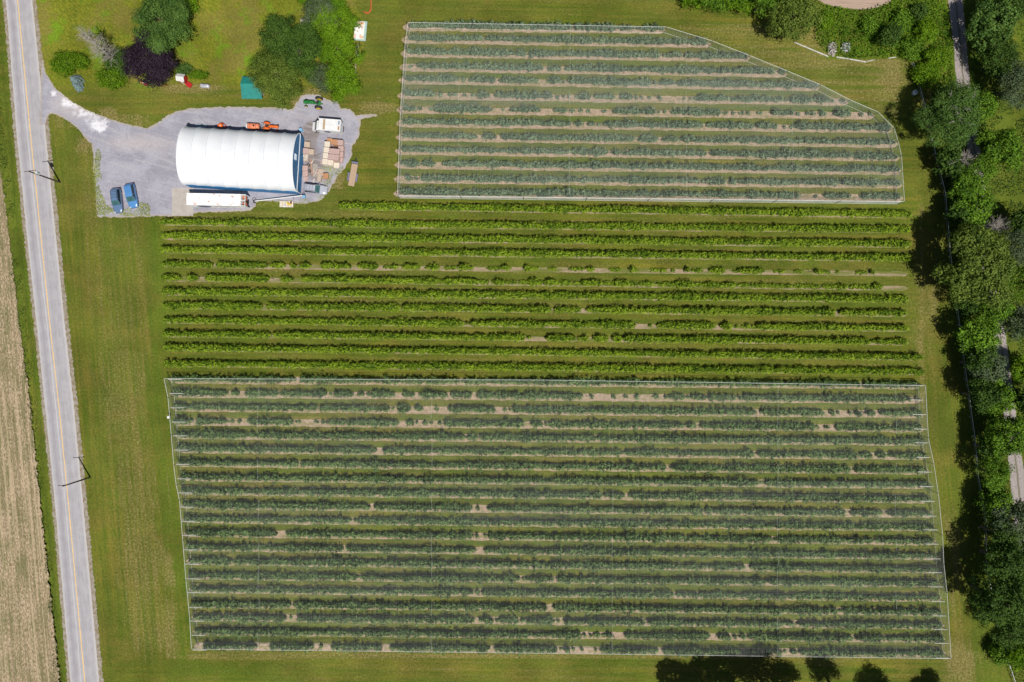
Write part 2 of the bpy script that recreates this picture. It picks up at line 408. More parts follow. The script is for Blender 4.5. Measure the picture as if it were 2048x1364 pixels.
def strip(name, E1, E2, z, mat, ys, jag=0.0, kind='structure'):
    vs = []; fs = []; uv = []
    ny = len(ys); nu = 9
    for i, y in enumerate(ys):
        a, b = lerp_edge(E1, y), lerp_edge(E2, y); a += jag*random.uniform(-1, 1); b += jag*random.uniform(-1, 1)
        for k in range(nu):
            t = k/(nu-1); q = P(a+(b-a)*t, y); vs.append((q.x, q.y, z)); uv.append((t, -q.y))
    for i in range(ny-1):
        for k in range(nu-1): fs.append((i*nu+k, (i+1)*nu+k, (i+1)*nu+k+1, i*nu+k+1))
    me = bpy.data.meshes.new(name); me.from_pydata(vs, [], fs); ul = me.uv_layers.new(name='UVMap')
    for lp in me.loops: ul.data[lp.index].uv = uv[lp.vertex_index]
    return tag(link(name, me, mat), kind=kind)
E_l = [(-3000, -270)]+road_l+[(4000, 380)]; E_r = [(-3000, -211)]+road_r+[(4000, 439)]
def c_should(m, p):
    c = m.mix(m.ramp(m.noise(p, 1.5, 5), .35, .65), (.30, .27, .23), (.20, .16, .10)); return c
ysr = np.concatenate([np.arange(-3000, -100, 100), np.arange(-100, 1500, 3), np.arange(1500, 4000, 100)])
strip('road_shoulder', [(y, x-6) for y, x in E_l], [(y, x+8) for y, x in E_r], .006+.004, sheet_mat('shoulder', c_should, ragged=False), ysr, 1.6)
strip('road', E_l, E_r, .016, sheet_mat('asphalt', c_road, ragged=False, rough=.85), ysr, .5)
cl = [(-3000, -246), (0, 35.6), (270, 61.4), (500, 85), (640, 99), (820, 119), (1000, 136.5), (1364, 170), (4000, 410)]
strip('centre_line', [(y, x-.95) for y, x in cl], [(y, x+.95) for y, x in cl], .020, pm('yellow_paint', (.72, .47, .17), (.55, .40, .22), 1.5), ysr, .1)

# gravel yard and driveway
YARD = [(84, 108), (92, 145), (110, 175), (140, 200), (165, 216), (200, 231), (235, 243), (270, 252), (297, 256), (310, 250), (330, 235), (355, 222), (380, 217), (420, 214.5), (480, 214), (560, 216), (585, 219), (592, 208), (600, 195), (615, 187), (640, 190), (652, 198), (664, 203), (676, 201), (681, 217), (702, 219), (712, 231), (740, 229), (755, 231), (740, 234), (718, 240), (722, 245), (719, 262), (716, 277), (704, 293), (704, 312), (692, 334), (676, 352), (664, 372), (657, 384), (640, 402), (612, 408), (560, 404), (542, 402), (512, 402), (513, 413), (494, 422.5), (440, 424), (388, 425.5), (386, 431), (349, 431.5), (300, 433), (250, 434.5), (195, 434.5), (192, 400), (190, 360), (187, 330), (187, 310), (184, 290), (175, 280), (165, 270), (155, 256), (140, 245), (120, 233), (103, 226), (95, 232), (92, 250), (80, 250)]
def c_yard(m, p):
    b = m.noise(p, .28, 5, .6); f = m.noise(p, 2.5, 6, .75); v = m.noise(p, 8, 4, .7)
    c = m.mix(m.ramp(b, .38, .62), (.325, .320, .365), (.262, .256, .300))
    pk = m.attr('worn').outputs['Fac']; wh = m.attr('chalk').outputs['Fac']; du = m.attr('dirt').outputs['Fac']
    st = m.noise(m.pos((.3, 2.2, 1), (0, .35)), 1.0, 4, .65)
    c = m.mix(m.ramp(m.math('MULTIPLY', pk, m.math('ADD', st, .4)), .2, .8, 0, .8), c, (.40, .365, .365))
    c = m.mix(m.ramp(m.math('ADD', m.math('MULTIPLY', wh, .9), m.math('MULTIPLY', m.math('SUBTRACT', m.noise(p, 1.1, 5, .7), .5), 1.6)), .34, .80, 0, .95), c, (.66, .65, .68))
    c = m.mix(m.ramp(m.math('ADD', du, m.math('MULTIPLY', m.math('SUBTRACT', f, .5), 1.4)), .4, .9, 0, .75), c, (.165, .135, .115))
    rt = m.noise(m.pos((.16, 1.3, 1), (.35, .25)), 1.0, 4, .6); c = m.mix(m.ramp(rt, .50, .66, 0, .45), c, (.41, .385, .40)); c = m.mix(m.ramp(m.noise(p, .55, 5, .7), .54, .70, 0, .5), c, (.215, .205, .235))
    e = m.attr('edge').outputs['Fac']; c = m.mix(m.ramp(m.math('ADD', e, m.math('MULTIPLY', m.math('SUBTRACT', f, .5), 2.0)), .0, .5, .7, 0), c, (.36, .30, .22))
    return scaled(m, c, m.math('MULTIPLY', m.ramp(f, .3, .7, .9, 1.1), m.ramp(v, .3, .7, .9, 1.1)))
def inpx(fn): return lambda x, y: fn(x*10+1024, 682-y*10)
grid_sheet('gravel_yard', PL(YARD), .0245, sheet_mat('gravel', c_yard, .55, .7), .4, .4, {
    'worn': inpx(lambda X, Y: np.clip(gauss(X, Y, 270, 285, 80, 22)*.8+gauss(X, Y, 150, 205, 60, 40)+gauss(X, Y, 330, 330, 40, 50)*.35+gauss(X, Y, 600, 235, 120, 10)*.5, 0, 1)),
    'chalk': inpx(lambda X, Y: np.clip(gauss(X, Y, 198, 252, 24, 16)+gauss(X, Y, 140, 205, 26, 10)+gauss(X, Y, 108, 187, 8, 8)+gauss(X, Y, 170, 225, 40, 14)*.7, 0, 1)),
    'dirt': inpx(lambda X, Y: np.clip(gauss(X, Y, 622, 262, 17, 22)*1.3+gauss(X, Y, 635, 340, 24, 44)*.9+gauss(X, Y, 618, 300, 16, 40)*.6, 0, 1))})
def c_conc(m, p): return m.mix(m.ramp(m.noise(p, .8, 5), .35, .65), (.42, .38, .345), (.35, .32, .29))
grid_sheet('concrete_pad', PL([(349, 381), (382, 381), (382, 427), (349, 427)]), .030, sheet_mat('concrete', c_conc, ragged=False), .5, .01)
# two-rut farm track at the right
TRK = [(-300, 1880, 1909), (0, 1896, 1925), (88, 1907, 1933), (172, 1912.5, 1940), (260, 1928, 1955), (340, 1942, 1966), (440, 1952, 1976), (540, 1966, 1990), (630, 1981, 2006), (721, 1995, 2018), (813, 2006, 2030), (960, 2020, 2050), (1097, 2034, 2062), (1364, 2064, 2092), (1700, 2100, 2128)]
def c_trk(m, p):
    uv = m.n('ShaderNodeUVMap'); sp = m.n('ShaderNodeSeparateXYZ'); m.l(uv.outputs[0], sp.inputs[0])
    f = m.noise(p, 1.8, 5, .7)
    c = m.mix(m.ramp(f, .35, .65), (.33, .29, .275), (.25, .22, .21))
    d = m.math('ABSOLUTE', m.math('SUBTRACT', sp.outputs[0], .52))
    c = m.mix(m.ramp(m.math('ADD', d, m.math('MULTIPLY', m.math('SUBTRACT', f, .5), .2)), .04, .09, .8, 0), c, (.13, .12, .075))
    return c
strip('farm_track', [(a, b) for a, b, c in TRK], [(a, c) for a, b, c in TRK], .012, sheet_mat('track_dirt', c_trk, ragged=False), np.arange(-300, 1700, 4), .8)
def c_tilled(m, p):
    s = m.noise(m.pos((.2, 5, 1), (0, .05)), 1.0, 3); return m.mix(m.ramp(s, .35, .65), (.40, .30, .235), (.30, .22, .165))
grid_sheet('tilled_plot', PL([(1630, -60), (1632, -2), (1650, 8), (1675, 14), (1705, 18), (1735, 19), (1760, 13), (1781, 3), (1790, -60)]), .012, sheet_mat('tilled', c_tilled, .4, 1.5), .5, .4)

# ------------------------------------------------------------------ rows of bushes
def row_list(LX, LY, RX, RY): return [((lx, ly), (rx, ry)) for lx, ly, rx, ry in zip(LX, LY, RX, RY)]
UP_LY = [52.7, 77.4, 105, 133, 158.6, 189.3, 218, 244.8, 272.5, 300, 328, 357, 385]
UP_LX = [820, 817, 815, 813, 811, 809, 807, 806, 806, 804, 803, 802, 801]
UP_RX = [1328, 1419, 1496, 1572, 1636, 1694, 1746, 1782, 1792, 1796, 1799, 1801, 1803]
UP_RY = [58.5, 86.5, 115, 146, 173, 202.6, 230, 257, 286.4, 313.7, 341, 368, 394]
MD_LY = [413, 445, 472.6, 500, 529, 555.7, 583.5, 611, 640, 667.6, 695, 726.7]
MD_LX = [680, 325, 325, 325, 328, 328, 328, 329, 330, 331, 331, 331]
MD_RX = [1818, 1817, 1818, 1816, 1813, 1813, 1812, 1812, 1815, 1814, 1842, 1845]
MD_RY = [430, 460, 489, 517, 546, 575, 599, 627, 657, 684, 714.5, 743]
LO_LY = [757, 785, 813, 841, 868, 896, 924, 952.5, 980, 1008, 1036, 1064, 1092, 1120, 1149, 1176, 1205.5, 1232, 1260, 1289]
LO_RY = [769, 798, 826.5, 855, 882, 910.6, 939.4, 968, 997, 1026, 1053, 1081, 1110, 1137, 1165, 1194, 1222, 1249, 1276, 1305]
LO_LX = [345+i*2.6 for i in range(20)]
LO_RX = [1838, 1838, 1843, 1845, 1848, 1851, 1854, 1857, 1860, 1863, 1866, 1868, 1871, 1874, 1877, 1880, 1882, 1885, 1887, 1888]

def c_soil(m, p):
    f = m.noise(p, 1.6, 5, .7); st = m.noise(m.pos((.15, 1.6, 1)), 1.0, 4)
    c = m.mix(m.ramp(f, .35, .65), (.42, .305, .225), (.27, .205, .14))
    return scaled(m, m.mix(m.ramp(m.math('ADD', m.math('MULTIPLY', st, .6), m.math('MULTIPLY', f, .4)), .46, .62, 0, .8), c, (.20, .19, .07)), m.ramp(m.noise(p, 5, 4, .75), .3, .7, .78, 1.18))
def c_soil_mid(m, p):
    f = m.noise(p, 1.6, 5, .7); st = m.noise(m.pos((.1, 1.0, 1)), 1.0, 5)
    return m.mix(m.ramp(st, .4, .6), m.mix(m.ramp(f, .35, .65), (.33, .25, .18), (.24, .19, .11)), (.13, .145, .035))
def c_green(m, p):
    f = m.noise(p, 1.6, 5, .7); return m.mix(m.ramp(f, .35, .65), (.12, .17, .035), (.20, .20, .09))
SOIL = NT('soil'); SOIL.col(c_soil(SOIL, SOIL.pos()), .95, .1)
SOILM = NT('soil_grassy'); SOILM.col(c_soil_mid(SOILM, SOILM.pos()), .95, .1)
def soil_strip(name, rows, wid, dy, mat, z, ext):
    vs = []; fs = []
    for (a, b), wd in zip(rows, wid):
        A, B = P(a[0]-ext, a[1]+dy), P(b[0]+3, b[1]+dy); L = (B-A).length; n = int(L/.5); d = (B-A).normalized(); q = Vector((-d.y, d.x, 0))
        j1 = smooth_noise1(n+1, 2.0); j2 = smooth_noise1(n+1, 2.0); base = len(vs)
        for i in range(n+1):
            t = i/n*L; tap = min(1, math.sqrt(max(0.02, min(t, L-t)/.8)))
            p = A+d*t; u = wd/2*tap
            vs.append(tuple(p+q*(u*(.88+.28*j1[i])+random.uniform(-.04, .04))+Vector((0, 0, z)))); vs.append(tuple(p-q*(u*(.88+.28*j2[i])+random.uniform(-.04, .04))+Vector((0, 0, z))))
        fs += [(base+2*i, base+2*i+1, base+2*i+3, base+2*i+2) for i in range(n)]
    me = bpy.data.meshes.new(name); me.from_pydata(vs, [], fs); return tag(link(name, me, mat), kind='structure')
UP = row_list(UP_LX, UP_LY, UP_RX, UP_RY); MD = row_list(MD_LX, MD_LY, MD_RX, MD_RY); LO = row_list(LO_LX, LO_LY, LO_RX, LO_RY)
soil_strip('soil_strips', UP, [1.4]*13, 2.2, SOIL.m, .005, 14)
soil_strip('soil_strips', LO, [1.45]*20, 2.4, SOIL.m, .005, 6)
soil_strip('soil_strips', MD, [.95]*12, 2.0, SOILM.m, .005, 1)

LM_BLUE = leaf_mat('berry_leaves', (.020, .046, .016), (.200, .310, .100), .10)
LM_UP = leaf_mat('sage_leaves', (.030, .060, .032), (.250, .340, .190), .10)
LM_MID = leaf_mat('cane_leaves', (.034, .085, .006), (.280, .385, .026), .14)
WOOD_D = pm('weathered_post', (.12, .10, .085), (.07, .06, .05), 4)
WHITE_P = pm('white_pipe', (.70, .71, .70), (.58, .60, .60), 4, rough=.5)

def hedge(A, B, w, h, per_m, size, r, lumpy, period):
    L = (B-A).length; d = np.array((B-A).normalized()); q = np.array((-d[1], d[0], 0.0))
    N = max(12, int(L*per_m)); s = r.random(N)*L
    n = int(L/.1)+3
    wn = .72+.56*smooth_noise1(n, period*10, r); hn = .72+.5*smooth_noise1(n, period*10, r)
    if not lumpy: wn = .82+.36*(wn-.72)/.56; hn = .80+.36*(hn-.72)/.5
    if lumpy:
        ph = smooth_noise1(n, 40, r)*6; xx = np.arange(n)*.1
        k = .62+.46*np.abs(np.cos(math.pi*xx/1.1+ph)); own = np.repeat(.72+.55*r.random(n//11+2), 11)[:n]; k = k*(.5*own+.5*np.convolve(own, np.ones(5)/5, 'same')); wn = wn*k; hn = hn*(.35+.7*k)
    hn = hn*(.86+.28*smooth_noise1(n, 70, r)); wn = wn*(.9+.2*smooth_noise1(n, 55, r)); hn = hn+(r.random(n) > .93)*.28*r.random(n)
    # leaf clumps on the hedge's skin, each a small tuft that sticks out by its own amount
    m = 8; K = max(3, N//m); s = r.random(K)*L
    i = np.clip((s/.1).astype(int), 0, n-1)
    tap = np.sqrt(np.clip(np.minimum(s, L-s)/.7, .06, 1))
    t = math.pi*(.5+.5*(2*r.random(K)-1)*(.55+.45*r.random(K)))
    rr = (.74+.34*r.random(K)+.22*(r.random(K) > .86)) if lumpy else (.78+.26*r.random(K)+.14*(r.random(K) > .88))
    u = w/2*np.sign(np.cos(t))*np.abs(np.cos(t))**.7*rr*wn[i]*tap
    z = np.clip(h*np.sin(t)**.5*rr*hn[i]*(.3+.7*tap), .10, None)
    C0 = np.array(A)+d*s[:, None]+q*u[:, None]; C0[:, 2] = z
    n0 = q*(np.cos(t)*.9)[:, None]; n0[:, 2] = np.sin(t)*.8+.2
    cs = .10+.09*r.random(K)
    off = r.normal(size=(K, m, 3))*cs[:, None, None]
    C = (C0[:, None, :]+off).reshape(-1, 3); C[:, 2] = np.maximum(C[:, 2], .05)
    nr = np.repeat(n0, m, 0)*.9+off.reshape(-1, 3)*4.0+r.normal(size=(K*m, 3))*.35
    V = leaf_quads(C, nr, size*(.65+.6*r.random(K*m)), r, .7)
    ct = .5+.25*r.normal(size=K)+(.3*(smooth_noise1(n, 30, r)-.5))[i]
    tint = np.clip(np.repeat(ct, m)+.22*r.normal(size=K*m), 0, 1)
    # the dense inside of the bushes: opaque foliage hull laid on a smaller arch
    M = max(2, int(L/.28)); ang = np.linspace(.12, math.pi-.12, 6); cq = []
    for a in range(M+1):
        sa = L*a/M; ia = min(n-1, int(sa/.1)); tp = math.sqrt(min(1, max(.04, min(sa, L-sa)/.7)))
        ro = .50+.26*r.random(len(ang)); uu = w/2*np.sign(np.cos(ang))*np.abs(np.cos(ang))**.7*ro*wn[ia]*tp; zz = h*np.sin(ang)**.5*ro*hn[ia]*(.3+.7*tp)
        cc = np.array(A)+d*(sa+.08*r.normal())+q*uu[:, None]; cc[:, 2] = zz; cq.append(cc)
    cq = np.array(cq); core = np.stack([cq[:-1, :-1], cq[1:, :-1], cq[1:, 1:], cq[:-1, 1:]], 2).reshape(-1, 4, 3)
    V = np.concatenate([V, core]); tint = np.concatenate([tint, np.clip(.12+.12*r.random(len(core)), 0, 1)])  # core tinted dark, shade inside the bush painted into its colour
    return V, tint

def runs_from(cover, L, r, scale=22, minrun=4):
    """contiguous planted stretches for a row with the given cover (0..1)"""
    n = int(L/.25)
    if cover >= 1: return [(0, L)]
    a = .6*smooth_noise1(n, scale, r)+.4*smooth_noise1(n, 5, r)
    th = np.quantile(a, 1-cover); m = a > th
    out = []; st = None
    for i in range(n):
        if m[i] and st is None: st = i
        if (not m[i] or i == n-1) and st is not None:
            if i-st >= minrun: out.append((st*.25, i*.25))
            st = None
    add = []; prev = 0
    for (a_, b_) in out+[(L, L)]:
        t = prev+.5
        while t < a_-.6:
            if r.random() < .6: l_ = r.uniform(.35, .9); add.append((t, min(a_-.1, t+l_), r.uniform(.35, .85))); t += l_
            t += r.uniform(.5, 1.3)
        prev = b_
    return (out+sorted(add, key=lambda q: q[0]-q[1]))[:98]
def make_row(block, idx, a, b, w, h, per_m, size, mat, label, cat, group, segs, lumpy, period, posts, post_h, brace=None, pname='bush'):
    r = np.random.default_rng(1000*{'u': 1, 'm': 2, 'l': 3}[block]+idx)
    A, B = P(*a), P(*b); A.z = B.z = 0; L = (B-A).length; d = (B-A).normalized(); rz = math.atan2(d.y, d.x)
    segs = [q for q in segs if q[1]-q[0] > .25]
    root = thing('bush_row', label, cat, A, rz, group)
    inv = Matrix.Rotation(-rz, 4, 'Z')
    for sg_ in segs:
        s0, s1 = sg_[:2]; hf = sg_[2] if len(sg_) > 2 else 1.0
        V, t = hedge(Vector((s0, 0, 0)), Vector((s1, 0, 0)), w*(.85+.2*r.random())*(.45+.55*hf), h*(.9+.2*r.random())*hf, per_m*(.5+.5*hf), size, r, lumpy, period)
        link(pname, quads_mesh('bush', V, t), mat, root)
    for s in posts:
        if s < L-1:
            pb = MB(); pb.tube((s, .05, 0), (s, .05, post_h), .05, .045, 6); pb.build('post', WOOD_D, root)
    if brace:
        dirs = []
        if brace in ('both', 'left'): dirs.append((.35, 1))
        if brace == 'both': dirs.append((L-.6, -1))
        if brace == 'right': dirs.append((L-.6, -1))
        for s, sg in dirs:
            pb = MB(); pb.tube((s, 0, 0), (s, 0, 2.4), .07, .06, 8); pb.tube((s+2.4*sg, 0, 0), (s+2.4*sg, 0, 2.4), .06, .055, 8)
            pb.tube((s, 0, 2.4), (s+2.6*sg, 0, 2.4), .06, .06, 6); pb.tube((s, 0, .3), (s+2.35*sg, 0, 2.0), .02, .02, 5)
            pb.build('end_brace', pm('brace_timber', (.62, .60, .55), (.50, .48, .44), 3), root)
    return root
ORD = ['first', 'second', 'third', 'fourth', 'fifth', 'sixth', 'seventh', 'eighth', 'ninth', 'tenth', 'eleventh', 'twelfth', 'thirteenth', 'fourteenth', 'fifteenth', 'sixteenth', 'seventeenth', 'eighteenth', 'nineteenth', 'last']
up_cover = [.96, .99, .97, .94, .9, .62, .56, .92, .96, .98, .98, .95, .93]
for i, (a, b) in enumerate(UP):
    rr = np.random.default_rng(50+i); L = (P(*b)-P(*a)).length
    segs = runs_from(up_cover[i], L, rr, 16 if i in (5, 6) else 30, 2)
    look = 'patchy bushes with bare tan soil' if i in (5, 6) else 'dense grey green bushes'
    make_row('u', i, a, b, 1.4, 1.15, 140, .25, LM_UP, f'{look}, {ORD[i] if i < 12 else "bottom"} row from the top under the small net', 'bush row', 'rows of berry bushes under the small net', segs, True, 2.0, np.arange(16+(i % 3), L, 16.2), 2.35, None)
mid_segs = {4: [(0, 10), (10.6, 21), (21.4, 24.5), (25.5, 26.7), (27.2, 29.5), (31.5, 37.5), (39, 43), (45.5, 47), (47.8, 51), (53, 55), (59, 61.5), (67.5, 69), (72, 73.2), (84.5, 86), (93, 94.2), (104, 105), (109, 112), (114.5, 119.8), (130, 131), (141, 141.8)],
            5: [(0, 3.6), (5, 7), (8.5, 21.2), (23.5, 26), (27.5, 37.5), (37.5, 55), (56, 63), (66, 68), (73, 75), (76, 78.5), (83.5, 87.5), (90, 93), (96, 97.5), (102, 105.5), (108, 110), (112, 114), (119, 120.2), (134.8, 136.2), (141.4, 143.4)]}
mid_cover = [1, 1, 1, 1, 0, 0, 1, .97, .93, .94, 1, 1]
for i, (a, b) in enumerate(MD):
    rr = np.random.default_rng(150+i); L = (P(*b)-P(*a)).length
    segs = mid_segs.get(i) and (mid_segs[i]+([(44+k*4.1, 44+k*4.1+r_, .2) for k, r_ in zip(range(24), [1.5, 3, .8, 2.2]*6)] if i == 4 else [(38+k*5.5, 38+k*5.5+5.1, .33) for k in range(19)])) or runs_from(mid_cover[i], L, rr, 30, 3)
    if i == 0: lb = 'shorter bright green row directly below the small net'
    elif i in (4, 5): lb = ['thin open row with long bare tan stretches, upper of the two gappy rows', 'thin open row of scattered green clumps, lower of the two gappy rows'][i-4]
    elif i < 4: lb = f'full bright green open row, {ORD[i-1]} of the three long rows above the gappy ones'
    else: lb = f'bright green open row, {ORD[i-6]} of the six rows below the gappy ones'
    make_row('m', i, a, b, 1.4 if i not in (4,) else 1.15, 1.32, 165, .27, LM_MID, lb, 'bush row', 'open rows of bright green cane bushes', segs, False, 3.0, np.arange(9+i % 2, L, 12), 1.75, None)
lo_cover = [.985, .80, .87, .82, .993, .975, .985, .993, .993, .965, .993, .95, .985, .993, .985, .985, .98, .94, .93, .84]
for i, (a, b) in enumerate(LO):
    rr = np.random.default_rng(250+i); L = (P(*b)-P(*a)).length
    segs = runs_from(lo_cover[i], L, rr, 26, 2)
    look = 'dark green bushes with bare pink gaps' if lo_cover[i] < .93 else 'close dark green bushes'
    make_row('l', i, a, b, 1.5, 1.2, 150, .27, LM_BLUE, f'{look}, {ORD[i]} row from the top under the large net', 'bush row', 'rows of berry bushes under the large net', segs, True, 2.0, np.arange(14+(i % 4), L-4, 13.5), 2.45, 'both')

# ------------------------------------------------------------------ bird nets
NET = pm('net_thread', (.42, .46, .42), (.36, .40, .37), .5, rough=.8, spec=.1)
NETS = pm('net_side_thread', (.54, .58, .56), (.46, .50, .48), .5, rough=.8, spec=.1)
CORD = pm('net_cord', (.72, .73, .70), (.6, .62, .6), 3)
def ribbons(name, Q, mat, root):      # Q (N,4,3)
    link(name, quads_mesh(name, np.array(Q)), mat, root)
def make_net(label, top_px, zt, cover, seed):
    pts = [P(x, y, zt) for x, y in top_px]
    c = sum(pts, Vector())/len(pts); c.z = 0; root = thing('bird_net', label, 'bird net', (c.x, c.y, 0))
    g = np.random.default_rng(seed); poly = np.array([(p.x-c.x, p.y-c.y) for p in pts])
    def spans(ax, v):                  # where the line (coordinate ax = v) crosses the polygon
        o = 1-ax; out = []
        for a, b in zip(poly, np.roll(poly, -1, 0)):
            if (a[ax] > v) != (b[ax] > v): out.append(a[o]+(v-a[ax])/(b[ax]-a[ax])*(b[o]-a[o]))
        out.sort(); return list(zip(out[::2], out[1::2]))
    Q = []
    sl = -.0125
    y0, y1 = poly[:, 1].min(), poly[:, 1].max(); y = y0+.03; pitch = .055
    lane = {}
    while y < y1:
        for (a, b) in spans(1, y):
            n = max(1, int((b-a)/4)); xs = np.linspace(a, b, n+1)
            k = int(math.floor((y+0)/2.85)); f = lane.setdefault(k, .62+.75*g.random())
            wv = pitch*cover*f*(.75+.5*vnoise(xs*.12, np.full(n+1, y*.6), seed)); z = zt-.06*np.abs(np.sin(xs*.4))-.08*abs(math.sin(y*1.1))
            z[0] = z[-1] = zt
            for i in range(n): Q.append([(xs[i], y-wv[i]/2, z[i]), (xs[i+1], y-wv[i+1]/2, z[i+1]), (xs[i+1], y+wv[i+1]/2, z[i+1]), (xs[i], y+wv[i]/2, z[i])])
        y += pitch*g.uniform(.6, 1.4)
    x0, x1 = poly[:, 0].min(), poly[:, 0].max(); x = x0+.05
    while x < x1:
        for (a, b) in spans(0, x):
            w_ = .003; Q.append([(x-w_, a, zt-.02), (x+w_, a, zt-.02), (x+w_, b, zt-.02), (x-w_, b, zt-.02)])
        x += g.uniform(.3, .9)
    ribbons('roof_net', Q, NET, root)
    n = len(pts); per = MB(); Q = []
    for i in range(n):
        a, b = pts[i]-c, pts[(i+1) % n]-c; out = Vector((b.y-a.y, a.x-b.x, 0)).normalized()
        mid = (a+b)/2
        if (mid.x*out.x+mid.y*out.y) < 0: out = -out
        m = max(1, int((b-a).length/3.0)); z = .08
        while z < zt:
            h = .009
            for k in range(m):
                p, q = a.lerp(b, k/m), a.lerp(b, (k+1)/m); bo = .10*math.sin(math.pi*z/zt)*(1 if k % 2 else .5)
                Q.append([(p.x-out.x*bo, p.y-out.y*bo, z), (q.x-out.x*bo, q.y-out.y*bo, z), (q.x-out.x*(bo+.004), q.y-out.y*(bo+.004), z+h), (p.x-out.x*(bo+.004), p.y-out.y*(bo+.004), z+h)])
            z += g.uniform(.04, .09)
        for k in range(m):
            p, q = a.lerp(b, k/m), a.lerp(b, (k+1)/m)
            per.tube((p.x, p.y, zt), (q.x, q.y, zt), .03, None, 5); per.tube((p.x, p.y, .05), (q.x, q.y, .05), .022, None, 4)
    ribbons('side_net', Q, NETS, root)
    per.build('edge_cord', CORD, root)
    for t in (.12, .34, .57, .78, .93):
        x = x0+(x1-x0)*t
        for (a, b) in spans(0, x):
            sm = MB(); ya = a
            while ya < b-.1:
                yb = min(b, ya+g.uniform(2, 6)); xx = x+g.uniform(-.15, .15); sm.tube((xx, ya, zt+.01), (x+g.uniform(-.15, .15), yb, zt+.01), .010, None, 4); ya = yb+g.uniform(0, 6)
            sm.build('net_seam', CORD, root)
    # edge posts
    for i in range(n):
        a, b = pts[i]-c, pts[(i+1) % n]-c; k = max(1, round((b-a).length/13))
        for j in range(k):
            p = a.lerp(b, j/k); mb = MB(); mb.tube((p.x, p.y, 0), (p.x, p.y, zt+.05), .06, .05, 7); mb.tube((p.x, p.y, zt+.05), (p.x, p.y, zt+.12), .07, .03, 7)
            mb.build('edge_post', WOOD_D, root)
    return root
make_net('smaller see-through pale bird net with a cut-off corner, above the open green rows', UP_TOP, 2.5, .10, 61)
make_net('large see-through pale bird net over the lower twenty bush rows', LOW_TOP, 2.6, .048, 62)

# ------------------------------------------------------------------ trees
BARK = pm('bark', (.17, .13, .10), (.10, .08, .06), 5, rough=.9)
DEADW = pm('dead_wood', (.33, .30, .27), (.24, .215, .19), 5, rough=.9)
SPEC = {
 'maple': leaf_mat('maple_leaves', (.030, .072, .014), (.125, .220, .042)),
 'olive': leaf_mat('olive_leaves', (.048, .085, .012), (.185, .255, .040)),
 'bright': leaf_mat('bright_leaves', (.060, .140, .006), (.180, .310, .014), .3),
 'dark': leaf_mat('dark_leaves', (.018, .046, .007), (.085, .155, .024), .15),
 'wood': leaf_mat('wood_leaves', (.030, .076, .006), (.155, .285, .022), .2),
 'greygreen': leaf_mat('greygreen_leaves', (.045, .075, .030), (.125, .165, .080)),
 'purple': leaf_mat('purple_leaves', (.014, .008, .016), (.046, .030, .046), .12),
 'blue': leaf_mat('spruce_needles', (.12, .19, .19), (.27, .36, .37), .1),
}
def crown_quads(r, h0, h1, seed, leaf=.3, dens=1.0, flat=.9, willow=False):
    r *= 1.10; g = np.random.default_rng(seed); H = (h1-h0)/2; zc = (h0+h1)/2
    nl = int(13+r*2.4); cs = [(0, 0, zc+H*.25, r*.5)]
    for k in range(nl):
        a = 2*math.pi*(k+g.random()*.7)/nl*2.4; q = r*(.36+.46*g.random()); rl = r*(.15+.19*g.random())
        cs.append((q*math.cos(a), q*math.sin(a), zc+H*(.60-.95*q/r+.75*(g.random()-.5)), rl))
    Cs = []; Ns = []; Ti = []
    for (x, y, z, rl) in cs:
        nc = max(7, int(4*math.pi*rl*rl*1.05*dens))
        u = g.normal(size=(nc, 3)); u[:, 2] = np.abs(u[:, 2])*1.0-.25*g.random(nc); u /= np.linalg.norm(u, axis=1, keepdims=True)
        cc = np.array((x, y, z))+u*rl*(.75+.35*g.random((nc, 1)))*np.array((1, 1, flat*min(1.2, H/r*1.2)))
        m = 20; cr = .30+.30*g.random(nc)
        off = g.normal(size=(nc, m, 3))*cr[:, None, None]*.75
        if willow: off[:, :, 2] -= np.abs(g.normal(size=(nc, m)))*.35
        pp = (cc[:, None, :]+off).reshape(-1, 3)
        nn = (np.repeat(u, m, 0)*.8+off.reshape(-1, 3)*1.2+g.normal(size=(nc*m, 3))*.45); nn[:, 2] += .35
        ct = np.repeat(.5+.26*g.normal(size=nc)+.10*g.normal(), m)
        Cs.append(pp); Ns.append(nn); Ti.append(np.clip(ct+.14*g.normal(size=nc*m), 0, 1))
    C = np.vstack(Cs); Nn = np.vstack(Ns); T = np.concatenate(Ti); C[:, 2] = np.maximum(C[:, 2], h0*.5+.1)
    return leaf_quads(C, Nn, leaf*(.7+.6*g.random(len(C))), g, .65), T, cs
